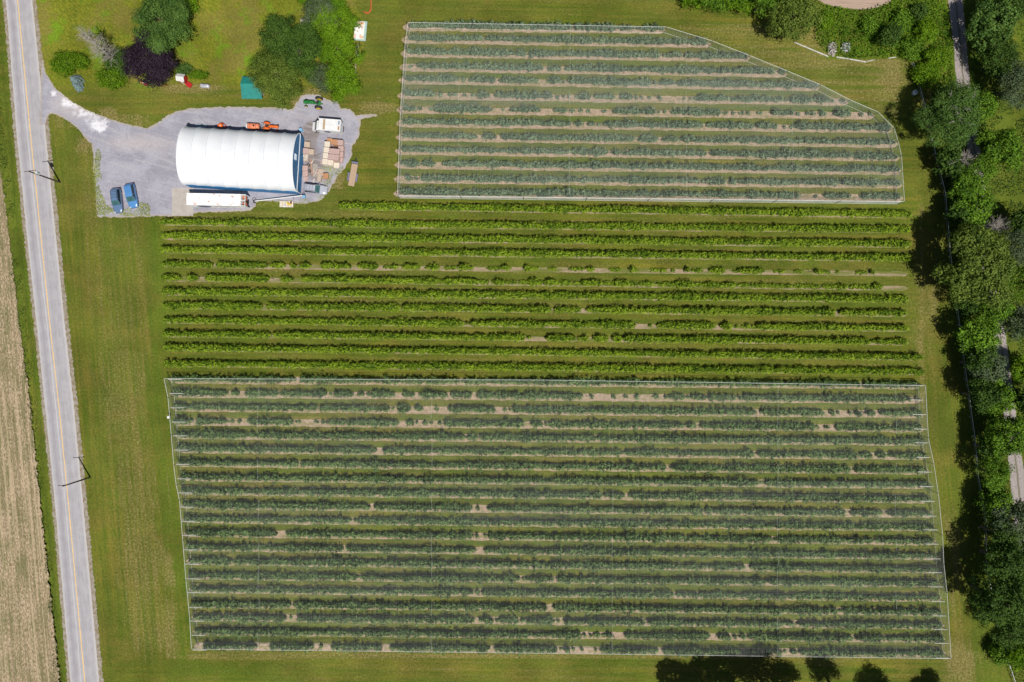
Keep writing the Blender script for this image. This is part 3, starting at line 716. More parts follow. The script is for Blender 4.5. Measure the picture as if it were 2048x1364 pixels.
def add_tree(name, label, cat, X, Y, rpx, h, sp, seed, group=None, leaf=.3, dens=1.0, base=None, ysc=1.0, willow=False, dead=0):
    zc = h*.6; c = P(X, Y, zc); r = rpx*.1*(HC-zc)/HC
    root = thing(name, label, cat, (c.x, c.y, 0), 0, group)
    V, T, cs = crown_quads(r, h*(.22 if h > 4 else .05), h, seed, leaf, dens, willow=willow)
    V[..., 1] *= ysc
    link('crown', quads_mesh('crown', V, T), SPEC[sp], root)
    mb = MB(); tr = .05+h*.022; rd = random.Random(seed)
    p = Vector((0, 0, 0)); q = Vector((rd.uniform(-.2, .2), rd.uniform(-.2, .2), h*.35)); t2 = Vector((rd.uniform(-.3, .3), rd.uniform(-.3, .3), h*.8))
    mb.tube(p-Vector((0, 0, .1)), q, tr*1.25, tr*.85, 8); mb.tube(q, t2, tr*.85, tr*.3, 7)
    for (x, y, z, rl) in cs[1:9]:
        e = Vector((x, y*ysc, z)); s = q.lerp(t2, rd.uniform(0, .6)); mid = s.lerp(e, .5)+Vector((0, 0, .3)); mb.tube(s, mid, tr*.42, tr*.28, 6); mb.tube(mid, e, tr*.28, tr*.1, 5)
    mb.build('trunk', BARK, root)
    if dead:
        db = MB()
        for k in range(dead):
            a = rd.uniform(0, 6.28); q = rd.uniform(.1, .5)*r; s = Vector((q*math.cos(a), q*math.sin(a), h*.8)); dr = Vector((rd.uniform(-1, 1), rd.uniform(-1, 1), .35)).normalized()
            e = s+dr*rd.uniform(1.2, 2.6); e.z = max(e.z, h*.95); db.tube(s, e, .07, .03, 5)
            for j in range(4):
                f = s.lerp(e, rd.uniform(.3, .9)); db.tube(f, f+(dr+Vector((rd.uniform(-.8, .8), rd.uniform(-.8, .8), .1)))*rd.uniform(.5, 1.1), .03, .012, 4)
        db.build('dead_branch', DEADW, root)
    return root
def dead_tree(name, label, base, top, seed, spread=2.6, n=60, cat='dead tree', group=None):
    rd = random.Random(seed); root = thing(name, label, cat, base, 0, group)
    T = Vector(top)-Vector(base); mb = MB(); mb.tube((0, 0, -.1), T*.55, .2, .12, 8); mb.tube(T*.55, T, .12, .03, 6); mb.build('trunk', DEADW, root)
    for k in range(n):
        bb = MB()
        for j in range(1):
            t = rd.uniform(.18, .98); s = T*t; a = rd.uniform(0, 6.28); ln = spread*(1.15-t*.75)*rd.uniform(.5, 1)
            d = Vector((math.cos(a), math.sin(a), rd.uniform(.05, .7))); e = s+d*ln; bb.tube(s, e, .045, .015, 4)
            for q in range(5):
                f = s.lerp(e, rd.uniform(.25, .95)); g = d+Vector((rd.uniform(-.9, .9), rd.uniform(-.9, .9), rd.uniform(-.3, .5))); e2 = f+g*rd.uniform(.3, .9)
                bb.tube(f, e2, .02, .008, 3)
                for z in range(2):
                    f2 = f.lerp(e2, rd.uniform(.4, 1)); bb.tube(f2, f2+Vector((rd.uniform(-1, 1), rd.uniform(-1, 1), rd.uniform(-.2, .5)))*.4, .012, .006, 3)
        bb.build('branch', DEADW, root)
    return root
# top-left garden
add_tree('maple_tree', 'large mid green leafy tree touching the purple tree, near the top left', 'tree', 322, 42, 57, 8.5, 'maple', 1, leaf=.28, dens=1.2)
add_tree('purple_maple', 'round dark purple leaved tree on the lawn', 'tree', 299, 119, 51, 7, 'purple', 2, leaf=.26, dens=1.3)
dead_tree('dead_tree', 'bare grey leafless tree leaning over green shrubs beside the purple tree', P(236, 128), P(165, 62, 10), 3, 2.7, 96)
add_tree('shrub', 'low spreading bright green shrub mass closest to the road', 'shrub', 137, 125, 37, 2.2, 'bright', 4, ysc=.62, leaf=.26)
add_tree('shrub', 'rounded bright green shrub between the blue spruce and purple tree', 'shrub', 222, 158, 29, 2.8, 'bright', 5, ysc=.72, leaf=.26)
add_tree('shrub', 'mixed green shrub at the foot of the bare grey tree', 'shrub', 232, 128, 30, 2.2, 'maple', 6, leaf=.26)
add_tree('shrub', 'small green shrub strip between the purple tree and the red hut', 'shrub', 366, 137, 17, 1.5, 'maple', 7, ysc=.6, leaf=.24)
add_tree('shrub', 'low bright green shrub right of the red hut', 'shrub', 396, 150, 18, 1.2, 'bright', 8, ysc=.5, leaf=.24)
add_tree('shrub', 'yellow green bush at the top edge right of the large maple', 'shrub', 379, 8, 16, 2, 'bright', 9, leaf=.24)
def blue_spruce(label, X, Y, rpx, h, seed):
    g = np.random.default_rng(seed); c = P(X, Y, h*.4); root = thing('blue_spruce', label, 'tree', (c.x, c.y, 0))
    r = rpx*.1; N = 2600; t = g.random(N)**.75; a = g.random(N)*6.283; lob = 1+.16*np.sin(a*7+t*14)
    q = r*t*lob*(.85+.2*g.random(N)); C = np.stack([q*np.cos(a), q*np.sin(a), h*(1-t)+.15], 1)
    Nn = np.stack([np.cos(a)*.7, np.sin(a)*.7, np.full(N, .6)], 1)+g.normal(size=(N, 3))*.4
    link('crown', quads_mesh('crown', leaf_quads(C, Nn, .17, g, .5), g.random(N)), SPEC['blue'], root)
    mb = MB(); mb.tube((0, 0, -.1), (0, 0, h*.9), .09, .03, 7); mb.build('trunk', BARK, root)
blue_spruce('small silvery blue spruce, the upper larger one of the pair by the driveway', 151, 160, 12.5, 2.6, 10)
blue_spruce('small silvery blue spruce, the lower smaller one of the pair by the driveway', 155, 173, 9, 1.8, 11)
# trees between lawn and orchard lane
add_tree('dark_tree', 'dark green tree, smaller upper one left of the bright green trees', 'tree', 560, 66, 35, 8.5, 'dark', 12, leaf=.27, dens=1.3)
add_tree('dark_tree', 'dark green tree, larger one above the olive willow', 'tree', 598, 106, 49, 9, 'dark', 13, leaf=.27, dens=1.3)
add_tree('willow_tree', 'olive green fine leaved tree overhanging the teal roofed shed', 'tree', 553, 153, 55, 7.5, 'olive', 14, leaf=.22, dens=1.4, willow=True)
add_tree('bright_tree', 'bright lime green tree crown at the top, beside the white rusty sheet', 'tree', 672, 48, 44, 8, 'bright', 15, leaf=.28)
add_tree('bright_tree', 'bright lime green tree in the middle of the garden hedge line', 'tree', 677, 100, 46, 8, 'bright', 16, leaf=.28)
add_tree('bright_tree', 'bright yellow green tree right above the green tractor', 'tree', 682, 162, 41, 6.5, 'bright', 17, leaf=.28)
add_tree('greygreen_tree', 'greyish green tree at the top edge left of the lime trees', 'tree', 645, 22, 36, 8, 'greygreen', 18, leaf=.26)
add_tree('greygreen_tree', 'small greyish green tree left of the yellow green tree by the tractor', 'tree', 645, 158, 27, 6, 'greygreen', 19, leaf=.26)
add_tree('shrub', 'green bushes at the top edge between lawn and garden trees', 'shrub', 612, -14, 26, 2.5, 'bright', 20)
# top right thicket
add_tree('hedge_tree', 'bright green hedge tree at the top edge, leftmost of the hedge group', 'tree', 1385, -12, 28, 4, 'bright', 21, 'hedge trees at the top edge', .3)
add_tree('hedge_tree', 'bright green hedge tree at the top edge, second of the hedge group', 'tree', 1430, -8, 32, 4.5, 'wood', 22, 'hedge trees at the top edge', .3)
add_tree('hedge_tree', 'bright green hedge tree at the top edge, next to the broad olive tree', 'tree', 1480, -6, 34, 5, 'bright', 23, 'hedge trees at the top edge', .3)
add_tree('broad_tree', 'broad olive green tree at the top edge above the net corner', 'tree', 1588, 32, 50, 9, 'olive', 24, leaf=.3, dens=1.0)
add_tree('broad_tree', 'dark green tree behind the broad olive tree at the top edge', 'tree', 1530, -6, 32, 9, 'wood', 25, leaf=.3, dens=1.0)
add_tree('shrub', 'dark rounded shrub alone in the weedy patch', 'shrub', 1780, 72, 22, 4.5, 'dark', 26)
add_tree('shrub', 'small dark shrub near the top of the weedy patch', 'shrub', 1840, 22, 13, 3, 'dark', 27)
for k, (X, Y, rp, h, sp, lb) in enumerate([(1852, 62, 22, 2.6, 'bright', 'bright green shrub in the weedy patch, nearest the track top'), (1872, 118, 22, 2.6, 'bright', 'bright green shrub beside the farm track in the weedy patch'), (1822, 96, 20, 2.2, 'wood', 'mid green shrub in the middle of the weedy patch'), (1850, 150, 24, 3, 'bright', 'bright green shrub above the big dark tree by the fence'), (1805, 40, 18, 2.4, 'wood', 'mid green shrub right of the tilled plot'), (1650, 42, 15, 2, 'bright', 'bright green shrub above the rubble piles'), (1740, 52, 20, 1.8, 'wood', 'low green shrub below the tilled plot')]):
    add_tree('shrub', lb, 'shrub', X, Y, rp, h, sp, 400+k, None, .3)
# the wooded edge on the right, top to bottom
RT = [
 ('dark green tree right of the farm track at the top', 1984, 48, 46, 9, 'maple', 0, 1), ('dark tree in the very top right corner', 2036, 8, 28, 9, 'dark', 0, 1),
 ('dark shady tree right of the track, below the top one', 1998, 118, 40, 8, 'dark', 0, 1), ('light green drooping tree at the right edge near the top', 2034, 172, 48, 9, 'greygreen', 0, 1),
 ('big dark green tree with bare grey branches showing, where the track disappears', 1903, 232, 62, 11, 'maple', 12, 1.1),
 ('green tree overlapping the big one, on the track side', 1960, 215, 30, 7, 'wood', 0, 1),
 ('bright green tree at the right edge below the light drooping one', 2000, 300, 42, 8, 'wood', 0, 1), ('bright green tree left of the hidden track', 1950, 350, 36, 7, 'wood', 0, 1),
 ('bushy dark tree by the wire below the big tree', 1895, 320, 26, 6, 'dark', 5, .9), ('bright green tree overhanging the wire opposite the small net corner', 1926, 375, 33, 7, 'wood', 0, 1),
 ('green tree at the middle right above the grey bare shrub', 1950, 415, 36, 7, 'wood', 0, 1), ('dark tree at the right edge by the clearing', 2040, 445, 24, 7, 'dark', 0, 1),
 ('largest yellow green tree of the wooded edge', 1955, 533, 72, 13, 'olive', 0, 1.05), ('green tree right behind the largest yellow green one', 2028, 500, 40, 9, 'greygreen', 0, 1),
 ('mid green tree below the largest tree', 1985, 618, 38, 9, 'wood', 0, 1), ('dark green tree left of the track opening', 1956, 672, 37, 8, 'wood', 0, 1),
 ('green tree at the right edge beyond the track opening', 2040, 650, 34, 7, 'greygreen', 0, 1), ('grey green tree above the second track opening', 1970, 738, 38, 7, 'greygreen', 3, 1),
 ('bright tree at the right edge beside the track', 2045, 740, 26, 6, 'bright', 0, 1), ('dark tree at the wire, level with the top of the large net', 1963, 790, 32, 9, 'dark', 0, 1),
 ('green tree covering the track below the second opening', 1990, 795, 36, 8, 'wood', 0, 1), ('vivid green tree by the right edge', 2015, 872, 46, 10, 'wood', 0, 1),
 ('vivid green tree left of the third track opening', 1986, 945, 35, 8, 'wood', 0, 1), ('dark tree between the two vivid green trees', 1977, 895, 24, 7, 'dark', 0, 1),
 ('mid green tree over the track below the third opening', 2020, 1040, 42, 9, 'greygreen', 0, 1), ('green tree by the wire, right of the net middle', 1990, 1010, 30, 7, 'wood', 0, 1),
 ('shady tree by the wire, upper of the dark lower group', 2008, 1122, 42, 11, 'dark', 0, 1), ('shady large tree in the middle of the dark lower group', 1998, 1200, 52, 13, 'dark', 0, 1),
 ('green tree at the right edge beside the dark group', 2042, 1170, 38, 9, 'wood', 0, 1), ('shady tree at the bottom of the dark group', 2018, 1262, 36, 9, 'dark', 0, 1),
 ('bright tree in the bottom right corner', 2046, 1310, 34, 6, 'bright', 0, 1), ('small tree at the right edge above the corner', 2050, 1240, 24, 8, 'wood', 0, 1),
 ('dark tree at the right edge level with the largest tree', 2046, 565, 34, 8, 'wood', 0, 1), ('dark tree between the two track openings', 1962, 705, 24, 6, 'dark', 0, 1),
 ('dark tree at the right edge above the vivid green one', 2052, 805, 30, 8, 'dark', 0, 1), ('dark tree at the wire above the dark lower group', 1998, 1068, 28, 9, 'dark', 0, 1),
 ('dark tree at the right edge below the third track opening', 2052, 1100, 28, 8, 'dark', 0, 1), ('low dark tree by the wire beside the bushy dark one', 1914, 345, 22, 6, 'dark', 0, 1),
 ('dark tree at the wire under the green one opposite the small net', 1918, 425, 22, 6, 'dark', 0, 1), ('dark tree below the largest tree by the wire', 1938, 600, 28, 7, 'dark', 0, 1),
 ('dark tree by the wire, level with the last open rows', 1953, 725, 22, 8, 'dark', 0, 1), ('dark tree low in the lower dark group by the corner', 2005, 1310, 20, 4, 'wood', 0, 1),
]
for k, (lb, X, Y, rp, h, sp, dd, dn) in enumerate(RT):
    lf = random.Random(k*7).uniform(.24, .44); add_tree('broadleaf_tree', lb, 'tree', X, Y, rp, h, sp, 100+k, 'trees of the wooded edge on the right', lf, dn*(.32/lf)**.7, dead=dd)
dead_tree('bare_shrub', 'grey brown leafless shrub above the largest yellow green tree', P(1990, 460), P(1993, 455, 5), 31, 3.2, 72, 'shrub')
dead_tree('bare_shrub', 'grey leafless branches over the track right of the bushy dark tree', P(1928, 330), P(1932, 322, 6), 32, 2.6, 48, 'shrub')
# trees just below the frame, their crowns and shadows reach in
for k, (X, Y, rp, h, sp) in enumerate([(1392, 1428, 40, 11.5, 'dark'), (1442, 1420, 40, 11.5, 'dark'), (1500, 1418, 44, 12.5, 'dark'), (1560, 1414, 46, 13, 'dark'), (1612, 1426, 34, 11.5, 'dark'), (1700, 1414, 32, 12, 'dark'), (1800, 1445, 40, 11, 'dark'), (1905, 1445, 42, 10, 'dark')]):
    add_tree('broadleaf_tree', 'dark green tree along the bottom edge, mostly below the picture', 'tree', X, Y, rp, h, sp, 200+k, 'trees along the bottom edge', .34, .9)

# ------------------------------------------------------------------ weeds and undergrowth (nobody could count them)
def scatter(name, label, polypx, dens, h, leaf, mat, seed, clump=.35, thr=.42):
    g = np.random.default_rng(seed); poly = PL(polypx); a = np.array(poly); x0, y0 = a.min(0); x1, y1 = a.max(0)
    N = int((x1-x0)*(y1-y0)*dens); x = g.uniform(x0, x1, N); y = g.uniform(y0, y1, N)
    keep = (sdist(x, y, poly)+.9*(fbm(x*.6, y*.6, seed+9)-.5) > 0)
    yp = 682-y*10; xp = x*10+1024; keep &= ~((xp > np.interp(yp, [q[0] for q in TRK], [q[1]-2 for q in TRK])) & (xp < np.interp(yp, [q[0] for q in TRK], [q[2]+2 for q in TRK])))
    nf = fbm(x*clump, y*clump, seed); keep &= nf > thr; x, y, nf = x[keep], y[keep], nf[keep]; N = len(x)
    z = np.clip((nf-thr)*4, .15, 1)*h*g.random(N)**.7+.04
    Nn = g.normal(size=(N, 3))*.55; Nn[:, 2] += .7
    V = leaf_quads(np.stack([x, y, z], 1), Nn, leaf*(.6+.8*g.random(N)), g, .5)
    o = link(name, quads_mesh(name, V, np.clip(.45+.6*(fbm(x*.5, y*.5, seed+3)-.5)*2+.18*g.normal(size=N), 0, 1)), mat)
    return tag(o, label, 'undergrowth', None, 'stuff')
WEED = leaf_mat('weed_leaves', (.040, .105, .006), (.170, .310, .018), .25)
WEEDD = leaf_mat('undergrowth_leaves', (.025, .060, .010), (.085, .140, .025), .2)
DRYW = leaf_mat('dry_weed_leaves', (.17, .22, .05), (.44, .48, .14), .2)
scatter('tall_weeds', 'lush bright green tall weeds between the tilled plot and the white boards', [(1640, 10), (1700, 22), (1740, 22), (1785, 5), (1795, -40), (1890, -40), (1895, 60), (1908, 170), (1890, 185), (1850, 165), (1815, 118), (1770, 116), (1730, 118), (1700, 118), (1655, 108), (1625, 80), (1632, 30)], 30, 1.3, .36, WEED, 301, thr=.28)
scatter('tall_weeds', 'green undergrowth below the trees of the wooded edge', [(1885, 170), (1935, 240), (1990, 230), (2060, 240), (2100, 1480), (2030, 1400), (1975, 1180), (1972, 1120), (1955, 950), (1933, 758), (1910, 600), (1898, 500), (1890, 400), (1868, 300), (1850, 200)], 16, .8, .34, WEEDD, 302, thr=.28)
scatter('tall_weeds', 'weeds on the verge right of the farm track', [(1932, -30), (2070, -30), (2070, 240), (1990, 225), (1945, 180), (1938, 90)], 9, .6, .3, WEEDD, 303, thr=.34)
scatter('yard_weeds', 'pale green weeds growing on the gravel around the two parked cars', [(193, 296), (201, 300), (203, 360), (198, 368), (212, 410), (245, 425), (262, 412), (290, 402), (302, 412), (300, 433), (195, 433), (188, 350)], 75, .16, .24, DRYW, 304, .6, .30)
scatter('yard_weeds', 'weeds beside the bin stacks and the silver car', [(645, 328), (690, 330), (684, 352), (668, 350), (660, 370), (648, 372), (655, 350), (640, 338)], 60, .3, .2, DRYW, 305, .6, .36)
scatter('yard_weeds', 'weedy gravel between the long pipe and the lawn', [(515, 404), (545, 404), (600, 398), (655, 388), (640, 404), (600, 412), (545, 406), (514, 414)], 45, .16, .18, DRYW, 306, .6, .42)
scatter('meadow_tufts', 'taller yellow green tufts in the unmown lawn', [(82, -20), (720, -20), (720, 40), (630, 150), (500, 150), (400, 160), (100, 150)], 5, .25, .25, leaf_mat('meadow_leaves', (.10, .14, .015), (.24, .24, .02), .2), 307, .25, .5)
scatter('ditch_weeds', 'darker weeds in the roadside ditch', [(-5, 150), (18, 330), (44, 560), (62, 720), (80, 900), (98, 1080), (118, 1290), (128, 1400), (112, 1400), (96, 1200), (76, 1000), (56, 820), (36, 640), (10, 420), (-20, 200)], 16, .3, .24, WEEDD, 308, .5, .42)

# ------------------------------------------------------------------ utility poles
PW = pm('pole_timber', (.085, .065, .05), (.05, .04, .032), 4)
def upole(label, bx, by, h, ang, transformer):
    b = P(bx, by); root = thing('utility_pole', label, 'utility pole', b, 0, 'utility poles beside the road')
    mb = MB(); mb.tube((0, 0, -.2), (0, 0, h), .17, .11, 10); mb.build('pole', PW, root)
    d = Vector((math.cos(ang), math.sin(ang), 0)); mb = MB()
    mb.tube(d*-1.15+Vector((0, .14, h-.35)), d*1.15+Vector((0, .14, h-.35)), .06, .06, 6); mb.build('crossarm', PW, root)
    for t in (-1.0, 0, 1.0):
        mb = MB(); q = d*t+Vector((0, .14, h-.3)); mb.tube(q, q+Vector((0, 0, .22)), .05, .03, 8); mb.build('insulator', pm('porcelain', (.5, .5, .5)), root)
    if transformer:
        mb = MB(); mb.tube((.3, .16, h-2.4), (.3, .16, h-1.5), .27, .27, 14); mb.tube((.3, .16, h-1.5), (.3, .16, h-1.36), .27, .12, 14)
        mb.tube((.18, .16, h-1.38), (.18, .16, h-1.15), .04, .03, 6); mb.build('transformer', pm('transformer_paint', (.52, .56, .58), rough=.4), root)
upole('wooden utility pole with a grey transformer, opposite the gravel yard', 120.4, 364.6, 8.9, R(8), True)
upole('wooden utility pole without transformer, beside the large net', 180.6, 954.5, 8.4, R(5), False)

# ------------------------------------------------------------------ fence line on the right
def wire_fence():
    pts = [(1821, 129), (1831, 165), (1842.5, 210), (1854, 262), (1865, 309), (1880, 368), (1885, 390), (1889, 438), (1894, 502), (1901, 563), (1913, 650), (1927, 758), (1943, 871), (1950, 950), (1965, 1035), (1966.5, 1123), (1985, 1230), (2009, 1316), (2025, 1364), (2050, 1440)]
    o = P(*pts[0]); root = thing('tape_fence', 'long white tape fence along the wooded edge on the right', 'fence', o)
    w = [P(x, y)-o for x, y in pts]; tp = MB(); k = 0
    allp = []
    for a, b in zip(w[:-1], w[1:]):
        n = max(1, round((b-a).length/4.5))
        for i in range(n): allp.append(a.lerp(b, i/n))
    allp.append(w[-1])
    for a, b in zip(allp[:-1], allp[1:]):
        for z in (.55, 1.0): tp.tube((a.x, a.y, z), (b.x, b.y, z-.02), .045 if z > .9 else .012, None, 5)
    tp.build('tape', WHITE_P, root)
    for p in allp[:100]:
        mb = MB(); mb.tube((p.x, p.y, 0), (p.x, p.y, 1.1), .035, .03, 6); mb.build('post', WHITE_P, root)
wire_fence()
def board(label, a, b, wd=.16):
    A, B = P(*a), P(*b); c = (A+B)/2; root = MB(); L = (B-A).length
    root.box((0, 0, .09), (L, wd, .12), 0, .02); root.box((0, wd*.9, .05), (L*.96, wd*.5, .08), 0, .01)
    o = root.build('white_board', pm('board_white', (.52, .51, .46), (.36, .35, .31), 3)); o.location = c; o.rotation_euler = (0, 0, math.atan2(B.y-A.y, B.x-A.x)); tag(o, label, 'board', 'white boards lying at the edge of the weeds')
board('long white board at the weed edge, nearest the broad olive tree', (1587, 85), (1656, 114))
board('short white board in front of the rubble', (1672, 115), (1697, 118.5))
board('white board right of the rubble, below the lush weeds', (1698, 119), (1732, 125))
board('thin white board angled up at the end of the row of boards', (1733, 123.5), (1749, 120.5), .1)
board('pale board in the dry grass corner where the tape fence starts', (1776, 117), (1792, 115), .12)
def rubble(label, X, Y, rx, ry, h, cols, seed):
    rd = random.Random(seed); root = thing('rubble_pile', label, 'rubble pile', P(X, Y), 0, 'rubble piles in the weeds'); rd2 = rd
    for q, (c, nm) in enumerate(cols):
        bm = bmesh.new()
        for k in range(60):
            a = rd.uniform(0, 6.28); t = math.sqrt(rd.random()); s = rd.uniform(.12, .34)
            m = Matrix.Translation((t*rx*math.cos(a), t*ry*math.sin(a), h*(1-t*t)*rd.uniform(.5, 1)+.05)) @ Matrix.Rotation(rd.uniform(0, 6), 4, Vector((rd.random(), rd.random(), rd.random()+.1)).normalized()) @ Matrix.Diagonal((s*rd.uniform(.6, 1.4), s, s*rd.uniform(.4, .9), 1))
            bmesh.ops.create_icosphere(bm, subdivisions=1, radius=.8, matrix=m)
        for v in bm.verts: v.co += Vector((rd.uniform(-1, 1), rd.uniform(-1, 1), rd.uniform(-1, 1)))*.04
        me = bpy.data.meshes.new('stones'); bm.to_mesh(me); bm.free(); link('stones', me, pm(nm, c, None, 6, .9), root)
rubble('brownish pile of rubble beside the white boards', 1663, 98, .85, 1.5, .6, [((.34, .29, .26), 'rubble_brown'), ((.45, .42, .40), 'rubble_pale')], 41)
rubble('pale grey pile of rubble, the right one in the weeds', 1690, 95, 1.0, 1.0, .6, [((.52, .50, .52), 'rubble_grey'), ((.40, .40, .42), 'rubble_mid')], 42)
def tank_round(name, label, cat, X, Y, r, h, mat):
    root = thing(name, label, cat, P(X, Y)); mb = MB(); mb.tube((0, 0, 0), (0, 0, h), r, r, 20); mb.tube((0, 0, h), (0, 0, h+r*.35), r, r*.35, 20); mb.build('shell', mat, root, True)
    mb = MB(); mb.tube((0, 0, h+r*.35), (0, 0, h+r*.35+.06), r*.3, r*.28, 14); mb.build('lid', pm('lid_grey', (.2, .22, .25)), root)
tank_round('water_tank', 'small white round tank in tree shade beside the tape fence', 'tank', 1828, 186, .5, .5, WHITE_P)

# ------------------------------------------------------------------ fabric barn
BLUE = pm('blue_fabric', (.028, .165, .36), (.022, .135, .30), 1.2, rough=.55)
ROOF = NT('white_membrane')
_p = ROOF.n('ShaderNodeTexCoord').outputs['Object']
_c = ROOF.mix(ROOF.ramp(ROOF.noise(_p, .35, 5, .6), .4, .7), (.70, .715, .73), (.645, .67, .70))
_c = ROOF.mix(ROOF.ramp(ROOF.noise(_p, 1.3, 4, .7), .62, .75, 0, .35), _c, (.58, .59, .58))
ROOF.col(_c, .5, .3)
def barn():
    L, W, ze, zr = 22.1, 11.3, 2.6, 6.5
    c = P(495.5, 326.0); root = thing('fabric_barn', 'large white arched fabric barn with blue walls on the gravel yard', 'barn', c, R(-3.6))
    n = 28; prof = []
    for k in range(n+1):
        a = math.pi*k/n; y = -W/2*math.cos(a); z = ze+(zr-ze)*math.sin(a)**.92; prof.append((y, z))
    nx = 8*6+1; vs = []; fs = []
    for i in range(nx):
        x = -L/2+L*i/(nx-1); t = (i % 6)/6; sag = -.09*math.sin(math.pi*t)
        for (y, z) in prof:
            nn = Vector((0, y/(W/2)**2, (z-ze)/(zr-ze)**2)).normalized() if z > ze+.01 else Vector((0, math.copysign(1, y), 0))
            vs.append((x, y+nn.y*sag, z+nn.z*sag))
    for i in range(nx-1):
        for k in range(n): fs.append((i*(n+1)+k, (i+1)*(n+1)+k, (i+1)*(n+1)+k+1, i*(n+1)+k+1))
    mb = MB(); mb.add(vs, fs); ro = mb.build('roof_cover', ROOF.m, root, True)
    for i in range(0, 9):
        x = -L/2+L*i/8; mb = MB()
        for a, b in zip(prof[:-1], prof[1:]): mb.tube((x, a[0]*1.003, a[1]+.02), (x, b[0]*1.003, b[1]+.02), (.05 if 0 < i < 8 else .10), None, 6, False)
        mb.build('roof_seam', pm('seam_grey', (.60, .63, .68)) if 0 < i < 8 else ROOF.m, ro, True)
    for s in (-1, 1):
        mb = MB(); mb.box((0, s*(W/2-.05), ze/2), (L-.1, .10, ze)); mb.box((0, s*(W/2+.0), ze-.1), (L, .06, .14)); mb.build('side_wall', BLUE, root)
        e = MB(); pts = [(s*(L/2-.12), y*.985, z-.06) for y, z in prof]; pts2 = [(s*(L/2-.02), y*.985, z-.06) for y, z in prof]
        pts = [(s*(L/2-.12), -W/2+.1, .0)]+pts+[(s*(L/2-.12), W/2-.1, .0)]; pts2 = [(s*(L/2-.02), -W/2+.1, .0)]+pts2+[(s*(L/2-.02), W/2-.1, .0)]
        e.loft([pts, pts2]); ew = e.build('end_wall', BLUE, root)
        mb = MB(); mb.box((s*(L/2+.03), 0, 2.75), (.10, W-.15, .14)); mb.build('wall_trim', WHITE_P, ew)
        if s > 0:
            mb = MB(); mb.box((L/2+.08, .55, 5.0), (.18, 1.15, .75)); [mb.box((L/2+.20, .55, 4.7+.15*k), (.04, 1.05, .05)) for k in range(5)]; mb.build('louvre_vent', pm('vent_grey', (.55, .62, .68)), ew)
            mb = MB(); mb.box((L/2+.03, 0, 1.15), (.08, 3.6, 2.3)); [mb.box((L/2+.08, 0, .35+.45*k), (.03, 3.5, .05)) for k in range(5)]; mb.build('sliding_door', pm('door_blue', (.035, .15, .31)), ew)
            mb = MB(); mb.tube((L/2+.1, -W/2+.05, 0), (L/2+.1, -W/2+.05, 2.7), .07, .07, 8); mb.build('downpipe', WHITE_P, ew)
barn()

# ------------------------------------------------------------------ vehicles
TYRE = pm('tyre_rubber', (.025, .025, .027), (.04, .038, .036), 5, rough=.85)
RIM = pm('rim_grey', (.40, .41, .42), rough=.35, metal=.6)
GLASS = pm('dark_glass', (.018, .028, .034), (.012, .02, .025), 1, rough=.08, spec=.8)
GLASST = pm('teal_glass', (.05, .12, .12), (.03, .08, .085), 1, rough=.08, spec=.8)
BLACKP = pm('black_plastic', (.03, .03, .033), rough=.6)
LAMP = pm('lamp_lens', (.6, .6, .58), rough=.1)
RED = pm('tail_lens', (.32, .015, .015), rough=.2)
def wheel(x, y, r, w_, root, rim=RIM, ratio=.6, name='wheel'):
    mb = MB(); mb.torus((x, y, r), r-w_*.32, w_*.34, 'y', 20, 8); mb.tube((x, y-w_*.42, r), (x, y+w_*.42, r), r-w_*.35, None, 18)
    o = mb.build(name, TYRE, root, True)
    mb = MB(); mb.tube((x, y-w_*.47, r), (x, y+w_*.47, r), r*ratio, None, 14); mb.tube((x, y-w_*.54, r), (x, y+w_*.54, r), r*.2, None, 8); mb.build('rim', rim, o, True)
def rsec(x, hw, z0, z1, c=.16):
    return [(x, -hw+c*.5, z0), (x, hw-c*.5, z0), (x, hw, z0+c*.6), (x, hw, z1-c), (x, hw-c*.8, z1-.02), (x, hw*.45, z1+.015), (x, -hw*.45, z1+.015), (x, -hw+c*.8, z1-.02), (x, -hw, z1-c), (x, -hw, z0+c*.6)]
